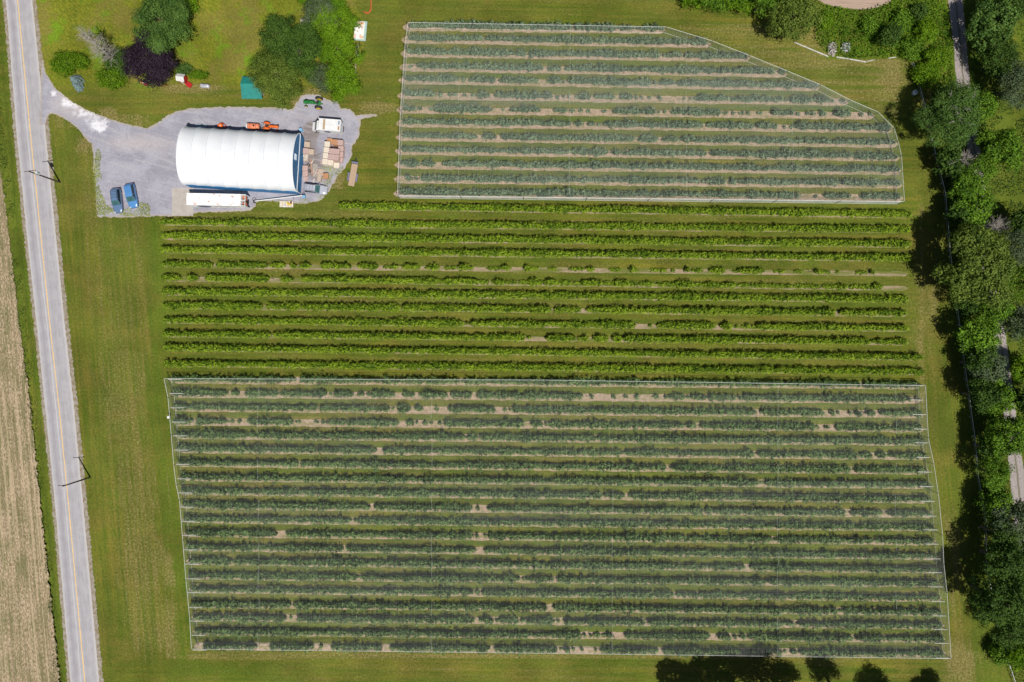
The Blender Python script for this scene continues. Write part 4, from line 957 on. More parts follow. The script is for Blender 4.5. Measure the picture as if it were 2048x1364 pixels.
def car(label, X, Y, deg, L, W, Hh, paint, roof_p, glass, rails, van=False, lean_z=.8):
    root = thing('parked_car', label, 'car', P(X, Y, lean_z)*1, R(deg), 'parked cars'); root.location.z = .03
    l = L/2; hw = W/2; belt = Hh*.58
    st = [(-l, hw*.80, .38, belt*.80), (-l+.10, hw*.93, .30, belt*.97), (-l+.5, hw, .26, belt), (-.2, hw, .24, belt), (l*.38, hw, .24, belt*.99), (l*.62, hw*.985, .26, belt*.93), (l-.35, hw*.93, .28, belt*.80), (l-.08, hw*.80, .30, belt*.66), (l, hw*.62, .38, belt*.52)]
    mb = MB(); mb.loft([rsec(*s) for s in st]); body = mb.build('body', paint, root, True)
    xb = -l+.22; xf = l*.48 if van else l*.40; rb = -l+.55; rf = l*.14 if van else l*.06
    hb = hw*.93; hr = hw*.74
    def P4(x, y, z): return (x, y, z)
    # pillars and roof
    zt = Hh-.05; zb = belt-.02
    r_ = MB(); r_.loft([[(rb, -hr*.92, zt-.06), (rb, hr*.92, zt-.06), (rb, hr*.92, zt), (rb, -hr*.92, zt)], [(rb+.3, -hr, zt-.06), (rb+.3, hr, zt-.06), (rb+.3, hr*.96, zt+.05), (rb+.3, -hr*.96, zt+.05)], [(rf-.3, -hr, zt-.06), (rf-.3, hr, zt-.06), (rf-.3, hr*.96, zt+.04), (rf-.3, -hr*.96, zt+.04)], [(rf, -hr*.96, zt-.08), (rf, hr*.96, zt-.08), (rf, hr*.94, zt-.02), (rf, -hr*.94, zt-.02)]])
    for s in (-1, 1):
        for (xa, za, ya, xc, zc2, yc, w2) in ((xf, zb, hb, rf, zt-.04, hr, .07), (xb, zb, hb, rb, zt-.04, hr*.95, .10), (-.15, zb, hb, -.2, zt-.04, hr, .06)):
            r_.tube((xa, s*(ya-.02), za), (xc, s*yc, zc2), w2*.55, w2*.5, 6)
    ro = r_.build('roof', roof_p, root, True)
    g = MB(); g.add([(xf, -hb*.95, zb), (xf, hb*.95, zb), (rf, hr*.93, zt-.05), (rf, -hr*.93, zt-.05), (xf-.06, -hb*.95, zb), (xf-.06, hb*.95, zb), (rf-.06, hr*.93, zt-.09), (rf-.06, -hr*.93, zt-.09)], [(0, 1, 2, 3), (7, 6, 5, 4), (0, 4, 5, 1), (1, 5, 6, 2), (2, 6, 7, 3), (3, 7, 4, 0)]); g.build('windscreen', glass, root)
    g = MB(); g.add([(xb, -hb*.9, zb), (xb, hb*.9, zb), (rb, hr*.9, zt-.05), (rb, -hr*.9, zt-.05), (xb+.05, -hb*.9, zb), (xb+.05, hb*.9, zb), (rb+.05, hr*.9, zt-.08), (rb+.05, -hr*.9, zt-.08)], [(3, 2, 1, 0), (4, 5, 6, 7), (0, 1, 5, 4), (1, 2, 6, 5), (2, 3, 7, 6), (3, 0, 4, 7)]); g.build('rear_window', GLASS, root)
    for s in (-1, 1):
        g = MB(); g.add([(xb+.08, s*hb, zb), (xf-.08, s*hb, zb), (rf-.06, s*hr, zt-.06), (rb+.06, s*hr, zt-.06), (xb+.08, s*(hb-.05), zb), (xf-.08, s*(hb-.05), zb), (rf-.06, s*(hr-.05), zt-.06), (rb+.06, s*(hr-.05), zt-.06)], [(0, 1, 2, 3), (7, 6, 5, 4), (0, 4, 5, 1), (1, 5, 6, 2), (2, 6, 7, 3), (3, 7, 4, 0)]); g.build('side_window', GLASS, root)
        g = MB(); g.box((xf-.15, s*(hw+.1), belt+.06), (.14, .2, .14), 0, .03); g.build('mirror', paint, root)
        g = MB(); g.box((l-.16, s*hw*.66, belt*.72), (.16, .34, .12), s*R(-18), .02); g.build('headlight', LAMP, root)
        g = MB(); g.box((-l+.03, s*hw*.8, belt*.78), (.08, .16, .26), 0, .02); g.build('taillight', RED, root)
        if rails:
            g = MB(); g.box(((rb+rf)/2, s*hr*.86, zt+.10), (rf-rb-.3, .045, .05)); g.box((rb+.25, s*hr*.86, zt+.06), (.08, .05, .09)); g.box((rf-.25, s*hr*.86, zt+.06), (.08, .05, .09)); g.build('roof_rail', BLACKP, root)
    if rails:
        g = MB(); [g.box((rb+.35+k*.55, 0, zt+.055), (.03, hr*1.6, .02)) for k in range(3)]; g.build('roof_bar', BLACKP, root)
    g = MB(); g.box((l-.02, 0, .40), (.1, hw*1.2, .14), 0, .02); g.build('bumper', BLACKP, root)
    g = MB(); g.box((-l+.0, 0, .40), (.1, hw*1.5, .16), 0, .02); g.build('bumper', BLACKP, root)
    for x in (-l*.60, l*.60):
        for s in (-1, 1): wheel(x, s*(hw-.09), .34, .22, root)
    return root
PB1 = pm('paint_slate_blue', (.11, .185, .31), (.10, .165, .28), 1, rough=.28, metal=.1, coat=.6)
PB2 = pm('paint_blue', (.09, .25, .52), (.08, .22, .46), 1, rough=.26, metal=.1, coat=.6)
PS = pm('paint_silver', (.40, .42, .48), (.36, .38, .44), 1, rough=.28, metal=.1, coat=.5)
car('slate blue car with roof rails, left one of the two parked in the yard', 233.5, 401, -84, 4.9, 1.85, 1.65, PB1, PB1, GLASST, True)
car('brighter blue minivan, right one of the two parked in the yard', 262.5, 391.5, -79, 4.85, 1.9, 1.7, PB2, PB2, GLASST, False, True)
car('silver car with roof rails parked at the corner of the white barn', 631, 378, -7, 4.7, 1.85, 1.65, PS, PS, GLASST, True)

def text_obj(name, s, size, loc, rot, mat, parent, align='CENTER'):
    cu = bpy.data.curves.new(name, 'FONT'); cu.body = s; cu.size = size; cu.extrude = .004; cu.align_x = align
    t = bpy.data.objects.new('tmp', cu); COL.objects.link(t)
    dg = bpy.context.evaluated_depsgraph_get(); me = bpy.data.meshes.new_from_object(t.evaluated_get(dg)); bpy.data.objects.remove(t)
    o = link(name, me, mat, parent); me.materials.clear(); me.materials.append(mat); o.location = loc; o.rotation_euler = rot; return o
BOXW = pm('box_white', (.70, .70, .69), (.62, .62, .61), .8, rough=.5)
LOGO = pm('logo_slate', (.13, .14, .22), rough=.5)
def ellipse_plate(mb, cx, y, cz, rx, rz_, n=24, t=.006):
    vs = [(cx+rx*math.cos(2*math.pi*k/n), y, cz+rz_*math.sin(2*math.pi*k/n)) for k in range(n)]+[(cx+rx*math.cos(2*math.pi*k/n), y-t, cz+rz_*math.sin(2*math.pi*k/n)) for k in range(n)]
    mb.add(vs, [tuple(range(n)), tuple(range(2*n-1, n-1, -1))]+[(k, n+k, n+(k+1) % n, (k+1) % n) for k in range(n)])
def box_truck():
    # front is +x of the root; heading is to the left of the picture
    c = P(656.5, 254, 1.4); root = thing('box_truck', 'white box truck with a black shadow along its top edge, cab towards the barn', 'truck', (c.x, c.y, .03), R(175.5))  # the black along the top edge is cast shadow
    mb = MB(); mb.box((-.65, 0, 1.75), (4.3, 2.3, 2.1), 0, .04); bx = mb.build('cargo_box', BOXW, root)
    mb = MB(); mb.box((-.65, 0, 2.83), (4.34, .06, .05)); [mb.box((-.65, s*1.14, 2.80), (4.34, .08, .09)) for s in (-1, 1)]; mb.box((-2.8, 0, 2.80), (.08, 2.3, .09)); mb.build('roof_edge', pm('edge_grey', (.62, .63, .65)), bx)
    mb = MB(); mb.loft([rsec(1.50, 1.0, .45, 2.1, .2), rsec(2.1, 1.0, .45, 2.08, .2), rsec(2.55, .98, .45, 1.35, .2), rsec(3.15, .90, .5, 1.15, .2)]); mb.build('cab', pm('cab_white', (.68, .68, .67), rough=.35), root, True)
    mb = MB(); mb.add([(2.60, -.86, 1.33), (2.60, .86, 1.33), (2.12, .84, 2.08), (2.12, -.84, 2.08), (2.66, -.86, 1.36), (2.66, .86, 1.36), (2.18, .84, 2.12), (2.18, -.84, 2.12)], [(0, 3, 2, 1), (4, 5, 6, 7), (0, 1, 5, 4), (1, 2, 6, 5), (2, 3, 7, 6), (3, 0, 4, 7)]); mb.build('windscreen', GLASS, root)
    for s in (-1, 1):
        mb = MB(); mb.box((1.85, s*1.0, 1.65), (.6, .03, .5)); mb.build('side_window', GLASS, root)
        mb = MB(); mb.box((2.2, s*1.22, 1.6), (.1, .28, .35), 0, .02); mb.tube((2.1, s*1.0, 1.5), (2.2, s*1.15, 1.6), .02, None, 5); mb.build('mirror', BLACKP, root)
        mb = MB(); mb.box((3.14, s*.66, .8), (.08, .3, .22), 0, .02); mb.build('headlight', LAMP, root)
        mb = MB(); ellipse_plate(mb, -.1, -1.16 if s < 0 else 1.163, 1.95, .68, .48); mb.build('logo', LOGO, bx)
        for x in (2.35, -1.7): wheel(x, s*.92, .40, .26, root)
    mb = MB(); mb.box((-.3, 0, .62), (5.2, 1.0, .18)); mb.build('chassis', BLACKP, root)
    for y, cc, nm in ((-.55, (.28, .34, .42), 'rear_hatch'), (.5, (.42, .25, .13), 'rear_hatch')):
        mb = MB(); mb.box((-2.45, y, 2.83), (.32, .75, .06), 0, .01); o = mb.build('roof_hatch', pm('hatch_'+('grey' if y < 0 else 'rust'), cc), bx)
    p = MB(); p.box((0, 0, .04), (.42, 2.0, .06)); p.box((0, 0, .08), (.36, 1.96, .03)); o = p.build('plank', pm('plank_tan', (.42, .32, .20), (.34, .25, .15), 6))
    o.location = root.matrix_basis @ Vector((.42, 0, 2.83)); o.rotation_euler = root.rotation_euler; tag(o, 'tan wooden board lying across the roof of the white box truck', 'board')
box_truck()
def reefer():
    c = P(431.5, 399, 3.0); root = thing('semi_trailer', 'long white dented trailer box with rusty end, south of the barn', 'trailer', (c.x, c.y, .03), R(-1.2))
    L, W, z0, z1 = 11.5, 2.35, .55, 2.97
    m = NT('trailer_roof'); tc = m.n('ShaderNodeTexCoord').outputs['Object']
    cc = m.mix(m.ramp(m.noise(tc, .8, 5, .7), .40, .62), (.80, .80, .79), (.68, .68, .66)); cc = m.mix(m.ramp(m.noise(tc, 1.1, 4, .65), .58, .68, 0, .8), cc, (.50, .24, .18)); cc = m.mix(m.ramp(m.noise(tc, 2.3, 2, .6), .66, .72, 0, .8), cc, (.20, .19, .20)); m.col(cc, .6, .3)
    mb = MB(); mb.box((-.45, 0, (z0+z1)/2), (L-.9, W, z1-z0), 0, .05); bx = mb.build('box_body', m.m, root)
    mb = MB(); ellipse_plate(mb, -2.7, -W/2-.004, 1.75, 1.40, .95); mb.build('logo', LOGO, bx)
    mb = MB()
    for k in range(26):
        if k % 7 != 5: mb.box((-.6+k*.17, -W/2-.008, 1.95), (.12, .012, .55+.15*(k % 2)))
    mb.build('lettering_band', pm('lettering_grey', (.42, .43, .46)), bx)
    RU = pm('rust_orange', (.50, .13, .045), (.30, .12, .07), 4)
    mb = MB(); x = L/2-.45
    for y in (-W/2+.08, W/2-.08): mb.box((x, y, (z0+z1)/2-.05), (.95, .12, z1-z0-.2))
    mb.box((x, 0, z1-.14), (.9, .14, .1)); mb.box((L/2-.04, 0, z1-.10), (.1, W-.1, .12)); mb.build('end_frame', BOXW, root)
    mb = MB(); mb.box((x, .55, 1.9), (.7, .85, .5), 0, .04); mb.box((x, -.6, 1.75), (.72, .65, .6), R(12), .04); mb.build('cooling_unit', RU, root)
    mb = MB(); mb.box((-L/2+.0, -.9, z1-.06), (.16, .2, .12)); mb.box((-L/2, .9, z1-.06), (.16, .2, .12)); mb.box((-L/2-.02, 0, 1.7), (.05, .06, 2.2)); mb.box((-L/2-.03, .5, 1.7), (.05, .05, 2.0)); mb.build('rear_door_bars', pm('bar_grey', (.4, .42, .45)), root)
    mb = MB(); mb.box((0, 0, .62), (L-.4, .9, .14)); mb.build('chassis', BLACKP, root)
    for x in (-4.3, -3.2):
        for s in (-1, 1): wheel(x, s*.95, .48, .3, root)
    for s in (-1, 1):
        mb = MB(); mb.box((3.2, s*.6, .3), (.12, .12, .6)); mb.box((3.2, s*.6, .03), (.3, .3, .05)); mb.build('landing_leg', BLACKP, root)
reefer()

def tractor(label, X, Y, deg, paint, rimc, sc=1.0, seatc=None, fender=True, loc_z=.03):
    root = thing('tractor', label, 'tractor', P(X, Y, .8), R(deg)); root.location.z = loc_z; root.scale = (sc, sc, sc)
    mb = MB(); mb.loft([rsec(-.1, .30, .75, 1.32, .12), rsec(.9, .29, .72, 1.30, .12), rsec(1.65, .27, .68, 1.24, .12), rsec(1.85, .24, .68, 1.12, .1)]); mb.build('hood', paint, root, True)
    mb = MB(); mb.box((.2, 0, .62), (2.9, .34, .36), 0, .05); mb.box((-.95, 0, .78), (.75, .5, .5), 0, .08); mb.tube((-.9, -.75, .8), (-.9, .75, .8), .10, None, 10); mb.box((-1.35, 0, .5), (.5, .12, .08)); mb.build('chassis', paint, root, False)
    mb = MB(); mb.box((1.5, 0, .45), (.16, 1.05, .12)); mb.build('front_axle', paint, root)
    mb = MB(); mb.box((-.75, 0, 1.10), (.42, .48, .10), 0, .03); mb.box((-.97, 0, 1.30), (.08, .46, .36), R(0), .03); mb.build('seat', seatc or BLACKP, root)
    mb = MB(); mb.torus((-.28, 0, 1.42), .19, .022, 'z', 18, 6); mb.tube((-.05, 0, 1.15), (-.28, 0, 1.42), .025, None, 6); mb.build('steering_wheel', BLACKP, root)
    mb = MB(); mb.tube((.75, .18, 1.28), (.75, .18, 1.85), .04, .035, 8); mb.build('exhaust', BLACKP, root)
    if fender:
        for s in (-1, 1):
            mb = MB(); secs = []
            for k in range(7):
                a = R(20+k*22); secs.append([(-.9+.80*math.cos(a), s*.42, .75+.80*math.sin(a)), (-.9+.80*math.cos(a), s*.85, .75+.80*math.sin(a)), (-.9+.77*math.cos(a), s*.85, .75+.77*math.sin(a)), (-.9+.77*math.cos(a), s*.42, .75+.77*math.sin(a))])
            mb.loft(secs); mb.build('fender', paint, root)
    for s in (-1, 1):
        wheel(-.9, s*.84, .72, .36, root, rimc, .62, 'rear_wheel'); wheel(1.5, s*.58, .34, .17, root, rimc, .6, 'front_wheel')
    return root
GREEN = pm('paint_green', (.025, .20, .045), (.02, .15, .035), 2, rough=.35, coat=.4)
YEL = pm('paint_yellow', (.75, .52, .02), (.65, .44, .02), 2, rough=.4)
ORG = pm('paint_orange', (.72, .14, .015), (.58, .11, .015), 2, rough=.4, coat=.3)
ORG2 = pm('tank_orange', (.70, .23, .12), (.62, .19, .09), 2, rough=.5)
tractor('green tractor with yellow wheel rims, facing left at the garden edge', 628, 206, 176, GREEN, YEL, 1.08, fender=False)
tractor('orange tractor by the north wall of the white barn', 541, 253, -4, ORG, pm('rim_orange', (.55, .16, .04)), .85, fender=True)
def sprayer():
    root = thing('orchard_sprayer', 'faded orange tank sprayer hitched behind the orange tractor', 'sprayer', P(508, 253, .8), R(-4)); root.location.z = .03
    secs = []
    for x, k in ((-1.15, .55), (-1.08, .9), (-.9, 1), (.9, 1), (1.08, .9), (1.15, .55)):
        secs.append([(x, .58*k*math.cos(a), .95+.48*k*math.sin(a)) for a in [2*math.pi*j/16 for j in range(16)]])
    mb = MB(); mb.loft(secs); t = mb.build('tank', ORG2, root, True)
    mb = MB(); mb.tube((.15, 0, 1.40), (.15, 0, 1.50), .2, .18, 14); mb.build('lid', BLACKP, t, True)
    mb = MB(); [mb.torus((x, 0, .95), .56, .025, 'x', 20, 6) for x in (-.6, .6)]; mb.build('tank_strap', BLACKP, t)
    mb = MB(); mb.tube((-1.35, 0, .9), (-1.15, 0, .9), .55, .58, 20); mb.build('fan_housing', BOXW, root, True)
    mb = MB(); mb.box((0, 0, .42), (2.4, .5, .1)); mb.tube((1.1, 0, .45), (2.1, 0, .5), .05, None, 8); mb.build('drawbar', BLACKP, root)
    mb = MB(); mb.torus((1.55, .45, .9), .30, .035, 'z', 20, 6); mb.tube((1.3, .25, .9), (1.2, .1, .9), .03, None, 6); mb.build('hose', pm('hose_grey', (.3, .3, .3)), root)
    for s in (-1, 1): wheel(-.1, s*.62, .36, .2, root)
sprayer()
def spreader():
    root = thing('implement', 'small red orange farm implement by the north barn wall', 'farm implement', P(443, 253, .5), R(5)); root.location.z = .03
    mb = MB(); mb.tube((0, 0, .45), (0, 0, 1.0), .22, .48, 16); mb.build('hopper', ORG, root, True)
    mb = MB(); mb.torus((0, 0, .45), .75, .04, 'z', 20, 6)
    for k in range(5):
        a = k*1.257; mb.tube((0, 0, .45), (.85*math.cos(a), .7*math.sin(a), .4), .05, .035, 6)
    mb.build('frame', pm('frame_red', (.45, .05, .02)), root)
    for k in range(5):
        a = k*1.257; mb = MB(); mb.tube((.85*math.cos(a), .7*math.sin(a), 0), (.85*math.cos(a), .7*math.sin(a), .5), .11, .09, 8); mb.build('tine', pm('frame_red', (0, 0, 0)), root)
    mb = MB(); mb.tube((0, 0, 1.0), (0, 0, 1.03), .12, .12, 10); mb.build('cap', BOXW, root)
spreader()
def trough():
    root = thing('metal_trough', 'grey blue trough lying along the north barn wall', 'trough', P(405, 253.5), R(-5))
    mb = MB(); mb.loft([[(-1, -.25, .1), (-1, .25, .1), (-1, .32, .45), (-1, -.32, .45)], [(1, -.25, .1), (1, .25, .1), (1, .32, .45), (1, -.32, .45)]]); mb.build('basin', pm('trough_metal', (.25, .33, .42), rough=.4), root)
    mb = MB(); [mb.tube((-1, s*.33, .47), (1, s*.33, .47), .03, None, 6) for s in (-1, 1)]; mb.tube((-1.25, .1, .1), (-1.0, .1, .9), .03, None, 6); mb.build('rim_pipe', WHITE_P, root)
trough()
def barrel(label, X, Y, col, r=.3, h=.9):
    root = thing('barrel', label, 'barrel', P(X, Y, h)); root.location.z = .03
    mb = MB(); mb.tube((0, 0, 0), (0, 0, h), r, r, 18); [mb.torus((0, 0, z), r, .02, 'z', 18, 6) for z in (.02, h*.33, h*.66, h-.02)]; mb.build('drum', col, root, True)
    mb = MB(); mb.tube((r*.5, 0, h), (r*.5, 0, h+.04), .05, None, 8); mb.tube((-r*.5, 0, h), (-r*.5, 0, h+.03), .04, None, 8); mb.build('bung', BOXW, root)
LBLUE = pm('light_blue_plastic', (.18, .42, .62), (.15, .36, .55), 2, rough=.4)
barrel('light blue barrel at the north east corner of the white barn', 601, 259, LBLUE)
def signboard():
    root = thing('warning_triangle', 'small white triangular board leaning by the north barn wall', 'board', P(578.5, 262, .5), R(10)); root.location.z = .03
    mb = MB(); mb.loft([[(-.3, -.25, 0), (.3, -.25, 0), (0, -.05, .8)], [(-.3, -.2, 0), (.3, -.2, 0), (0, 0, .82)]]); mb.build('panel', BOXW, root)
    mb = MB(); mb.tube((0, -.02, .75), (0, .4, 0), .025, None, 6); mb.build('strut', BLACKP, root)
signboard()
def long_pipe():
    A, B = P(510, 402, .6), P(605, 391, .9); c = (A+B)/2; d = B-A
    root = thing('grain_auger', 'long white pipe auger with a wheel and hose loop, south of the barn', 'auger', (c.x, c.y, 0), math.atan2(d.y, d.x)); l = d.length/2
    mb = MB(); mb.tube((-l, 0, .55), (l, 0, .9), .10, .10, 12); [mb.torus((x, 0, .725+x*.0185), .11, .02, 'x', 12, 6) for x in (-2.5, 0, 2.5)]; mb.build('tube', WHITE_P, root, True)
    mb = MB(); mb.torus((-l-.15, -.05, .35), .26, .08, 'z', 20, 8); mb.build('wheel', TYRE, root, True)
    mb = MB(); mb.torus((-l-.3, .45, .08), .38, .04, 'z', 24, 6); mb.build('hose_loop', BLACKP, root)
    mb = MB(); mb.tube((2.8, -.5, .03), (2.8, 0, .78), .03, None, 6); mb.tube((2.8, .5, .03), (2.8, 0, .78), .03, None, 6); mb.build('support_leg', BLACKP, root)
    mb = MB(); mb.box((l+.25, -.25, .75), (.5, .55, .6), 0, .05); mb.build('motor_box', LBLUE, root)
    mb = MB(); mb.torus((l+.2, .2, .75), .22, .035, 'z', 16, 6); mb.build('belt_wheel', BLACKP, root)
long_pipe()
PALE = pm('pale_timber', (.54, .43, .33), (.40, .31, .24), 5)
CREAM = pm('cream_timber', (.72, .64, .53), (.58, .50, .40), 4)
PINK = pm('weathered_timber', (.52, .37, .34), (.38, .26, .23), 4)
ORT = pm('orange_timber', (.48, .25, .13), (.38, .19, .10), 4)
GREYT = pm('grey_timber', (.27, .24, .20), (.18, .16, .135), 4)
def pallet(label, X, Y, deg, w_, l_, n, mat, h=.14, group=None):
    root = thing('pallet', label, 'pallet', P(X, Y), R(deg), group); root.location.z = .03
    mb = MB(); [mb.box((-w_/2+(k+.5)*w_/n, 0, h-.012), (w_/n*.78, l_, .022)) for k in range(n)]; mb.build('deck_boards', mat, root)
    mb = MB(); [mb.box((0, y, (h-.024)/2), (w_, .09, h-.026)) for y in (-l_/2+.06, 0, l_/2-.06)]; mb.build('stringers', GREYT, root)
    return root
def sled():
    r0 = pallet('low tan wooden platform lying south of the long white pipe', 574, 409, -1, 2.75, 1.2, 9, CREAM, .3)
    for k, (dx, dy, s, m, nm) in enumerate(((.35, .1, .22, YEL, 'bucket'), (.75, -.1, .2, YEL, 'bucket'), (1.0, .25, .18, pm('dark_red', (.2, .03, .03)), 'bucket'))):
        o = thing(nm, ['yellow bucket on the tan platform, nearer its middle', 'yellow bucket on the tan platform, between the other two buckets', 'dark red bucket at the end of the tan platform'][k], 'bucket', r0.location+Vector((dx, dy, .3)), 0, 'buckets on the platform')
        mb = MB(); mb.tube((0, 0, 0), (0, 0, .28), s*.75, s, 14); mb.build('pail', m, o, True); mb = MB(); mb.torus((0, 0, .28), s, .015, 'z', 14, 5); mb.build('handle', BLACKP, o)
    o = thing('pump', 'small white pump standing on the edge of the tan platform', 'pump', r0.location+Vector((-.25, -.45, .3)), .3)
    mb = MB(); mb.box((0, 0, .12), (.45, .3, .24), 0, .04); mb.tube((.1, 0, .24), (.1, 0, .36), .08, None, 10); mb.build('housing', BOXW, o)
sled()
# fruit bins
def bin_proto():
    root = thing('fruit_bin', 'x', 'wooden bin'); a = 1.03; h = .74
    t = MB(); [t.box((-a/2+(k+.5)*a/7, 0, h-.015), (a/7-.018, a, .03)) for k in range(7)]; [t.box((0, y, h+.01), (a, .07, .02)) for y in (-a*.33, a*.33)]
    s = MB()
    for k in range(4):
        z = .13+k*.155
        for q in (-1, 1): s.box((0, q*(a/2-.012), z), (a, .024, .14)); s.box((q*(a/2-.012), 0, z), (.024, a-.06, .14))
    [s.box((i*(a/2-.06), j*(a/2-.06), h/2), (.08, .08, h-.05)) for i in (-1, 1) for j in (-1, 1)]
    k_ = MB(); [k_.box((0, y, .03), (a, .09, .06)) for y in (-a/2+.06, 0, a/2-.06)]
    return root, t, s, k_
proto_meshes = {}
def make_bin(x, y, z, rz, mat, label, group):
    root = thing('fruit_bin', label, 'wooden bin', (x, y, z), rz, group)
    if mat.name not in proto_meshes:
        r0, t, s, k_ = bin_proto(); bpy.data.objects.remove(r0)
        os_ = [t.build('top_boards', mat), s.build('side_boards', mat), k_.build('skids', GREYT)]; proto_meshes[mat.name] = [o.data for o in os_]; [bpy.data.objects.remove(o) for o in os_]
    for nm, me in zip(('top_boards', 'side_boards', 'skids'), proto_meshes[mat.name]): link(nm, me, None, root)
BINS = [(654.1, 288, 2, CREAM, 'cream bin at the truck end of the west column'), (652.4, 299.6, 2, CREAM, 'cream bin second from the truck in the west column'), (651, 311, 2, CREAM, 'cream bin third from the truck in the west column'), (649.6, 322.6, 2, CREAM, 'cream bin at the south end of the west column'),
        (660.4, 324.5, 2, CREAM, 'cream bin in the south row, middle'), (673, 330.3, 1, CREAM, 'pale cream bin at the south east corner of the stacks'), (672.0, 325.6, 0, CREAM, ''),
        (669.5, 284, 2, ORT, 'orange brown bin next to the white truck'), (680.3, 285, 2, PINK, 'pinkish bin at the north east corner of the stacks'), (659, 281.5, 1, ORT, 'low orange brown bin behind the north west cream bin'),
        (663, 302, 3, PINK, 'raised pinkish bin, north west one of the raised four'), (673.4, 303, 3, PINK, 'raised pinkish bin, north east one of the raised four'), (661.2, 313.4, 3, PINK, 'raised pinkish bin, south west one of the raised four'), (671.8, 314.4, 3, PINK, 'raised pinkish bin, south east one of the raised four'),
        (681.5, 297, 2, PINK, 'pinkish bin in the east column, nearer the truck'), (680.6, 308.5, 2, PINK, 'pinkish bin in the east column, second from the north'), (680.0, 319.5, 1, PINK, 'low pinkish bin in the east column, farthest from the truck')]
for (X, Y, n, mt, lb) in BINS:
    if n == 0: continue
    top = P(X, Y, .76*n+.03)
    for k in range(n):
        lab = lb if k == n-1 else (f'bin directly under the {lb}' if k == n-2 else f'ground level bin under the {lb}')
        make_bin(top.x, top.y, .03+k*.76, R(-5), mt if k == n-1 else random.choice([mt, mt, PINK]), lab, 'stacked wooden fruit bins east of the yard')
for (X, Y, n, mt, lb) in [(614, 288.5, 1, PALE, 'tan bin by the barn gable, nearest the truck'), (611, 301.5, 1, PINK, 'pinkish bin touching the barn gable'), (622, 303.5, 1, PALE, 'tan bin beside the pinkish one at the barn gable'), (610, 336, 1, PINK, 'pinkish bin by the barn gable beside the tyres, upper one'), (610, 347, 1, PINK, 'pinkish bin by the barn gable beside the tyres, lower one')]:
    top = P(X, Y, .79); make_bin(top.x, top.y, .03, R(-4), mt, lb, 'wooden bins along the barn gable')
def tyre(label, X, Y, z):
    root = thing('loose_tyre', label, 'tyre', P(X, Y), 0, 'loose tyres by the barn'); root.location.z = .03+z
    mb = MB(); mb.torus((0, 0, .1), .25, .095, 'z', 22, 8); mb.build('tyre', TYRE, root, True); mb = MB(); mb.torus((0, 0, .1), .18, .03, 'z', 18, 6); mb.build('bead', BLACKP, root, True)
tyre('loose tyre by the barn gable, upper of two', 617.5, 331, .06); tyre('loose tyre by the barn gable, lower of two', 619, 342.6, 0)
pallet('grey slatted pallet in the middle of the junk', 631, 341, 2, 1.0, 2.6, 7, pm('silver_timber', (.38, .34, .30)), .1, 'pallets on the ground')
pallet('longer weathered pallet left of the small crate', 641.5, 351, -8, 1.1, 2.4, 8, PALE, .1, 'pallets on the ground')
pallet('reddish worn pallet near the silver car', 612, 358, 0, .9, 1.0, 6, PINK, .1, 'pallets on the ground')
pallet('small pale pallet under the window frame by the gable', 612, 316, -4, 1.0, 1.4, 6, PALE, .1, 'pallets on the ground')
make_bin(P(653, 353.5).x, P(653, 353.5).y, .03, R(5), ORT, 'single brown crate standing alone in front of the silver car', 'single crates')
def plank(label, a, b, mat, wd=.12, z=.08):
    A, B = P(*a), P(*b); c = (A+B)/2; L = (B-A).length; mb = MB(); mb.box((0, 0, z), (L, wd, .05)); mb.box((0, 0, z+.03), (L*.98, wd*.5, .02))
    o = mb.build('plank', mat); o.location = (c.x, c.y, .03); o.rotation_euler = (0, 0, math.atan2(B.y-A.y, B.x-A.x)); tag(o, label, 'plank')
plank('brown pole leaning towards the bin stack', (628.5, 314.5), (643.5, 307.7), GREYT, .12, .3)
plank('dark green board beside the small crate', (645.5, 352), (642.5, 364), pm('board_green', (.08, .10, .07)), .16)
plank('reddish board left of the grey pallet', (622, 318), (625, 350), ORT, .2, .03)
plank('thin pale board between the pallets', (627, 330), (627.5, 352), CREAM, .14, .02)
for k in range(14):
    xx, yy, aa, ll = 616+random.random()*26, 322+random.random()*40, random.uniform(0, 6.28), random.uniform(6, 15)
    plank('short loose board in the junk between the barn gable and the bin stacks', (xx, yy), (xx+ll*math.cos(aa), yy+ll*math.sin(aa)), random.choice([GREYT, PALE, PINK, CREAM]), random.uniform(.08, .2), .02+.03*(k % 4))
for o in [o for o in COL.objects if o.get('label', '').startswith('short loose board')]: o['group'] = 'loose boards in the junk'
def winframe():
    root = thing('window_frame', 'white wooden frame lying on junk by the barn gable', 'frame', P(611, 313.5), R(-10)); root.location.z = .16
    mb = MB(); [mb.box((s*.35, 0, .06), (.07, 1.1, .07)) for s in (-1, 1)]; [mb.box((0, s*.55, .06), (.7, .07, .07)) for s in (-1, 0, 1)]; mb.build('frame', BOXW, root)
winframe()
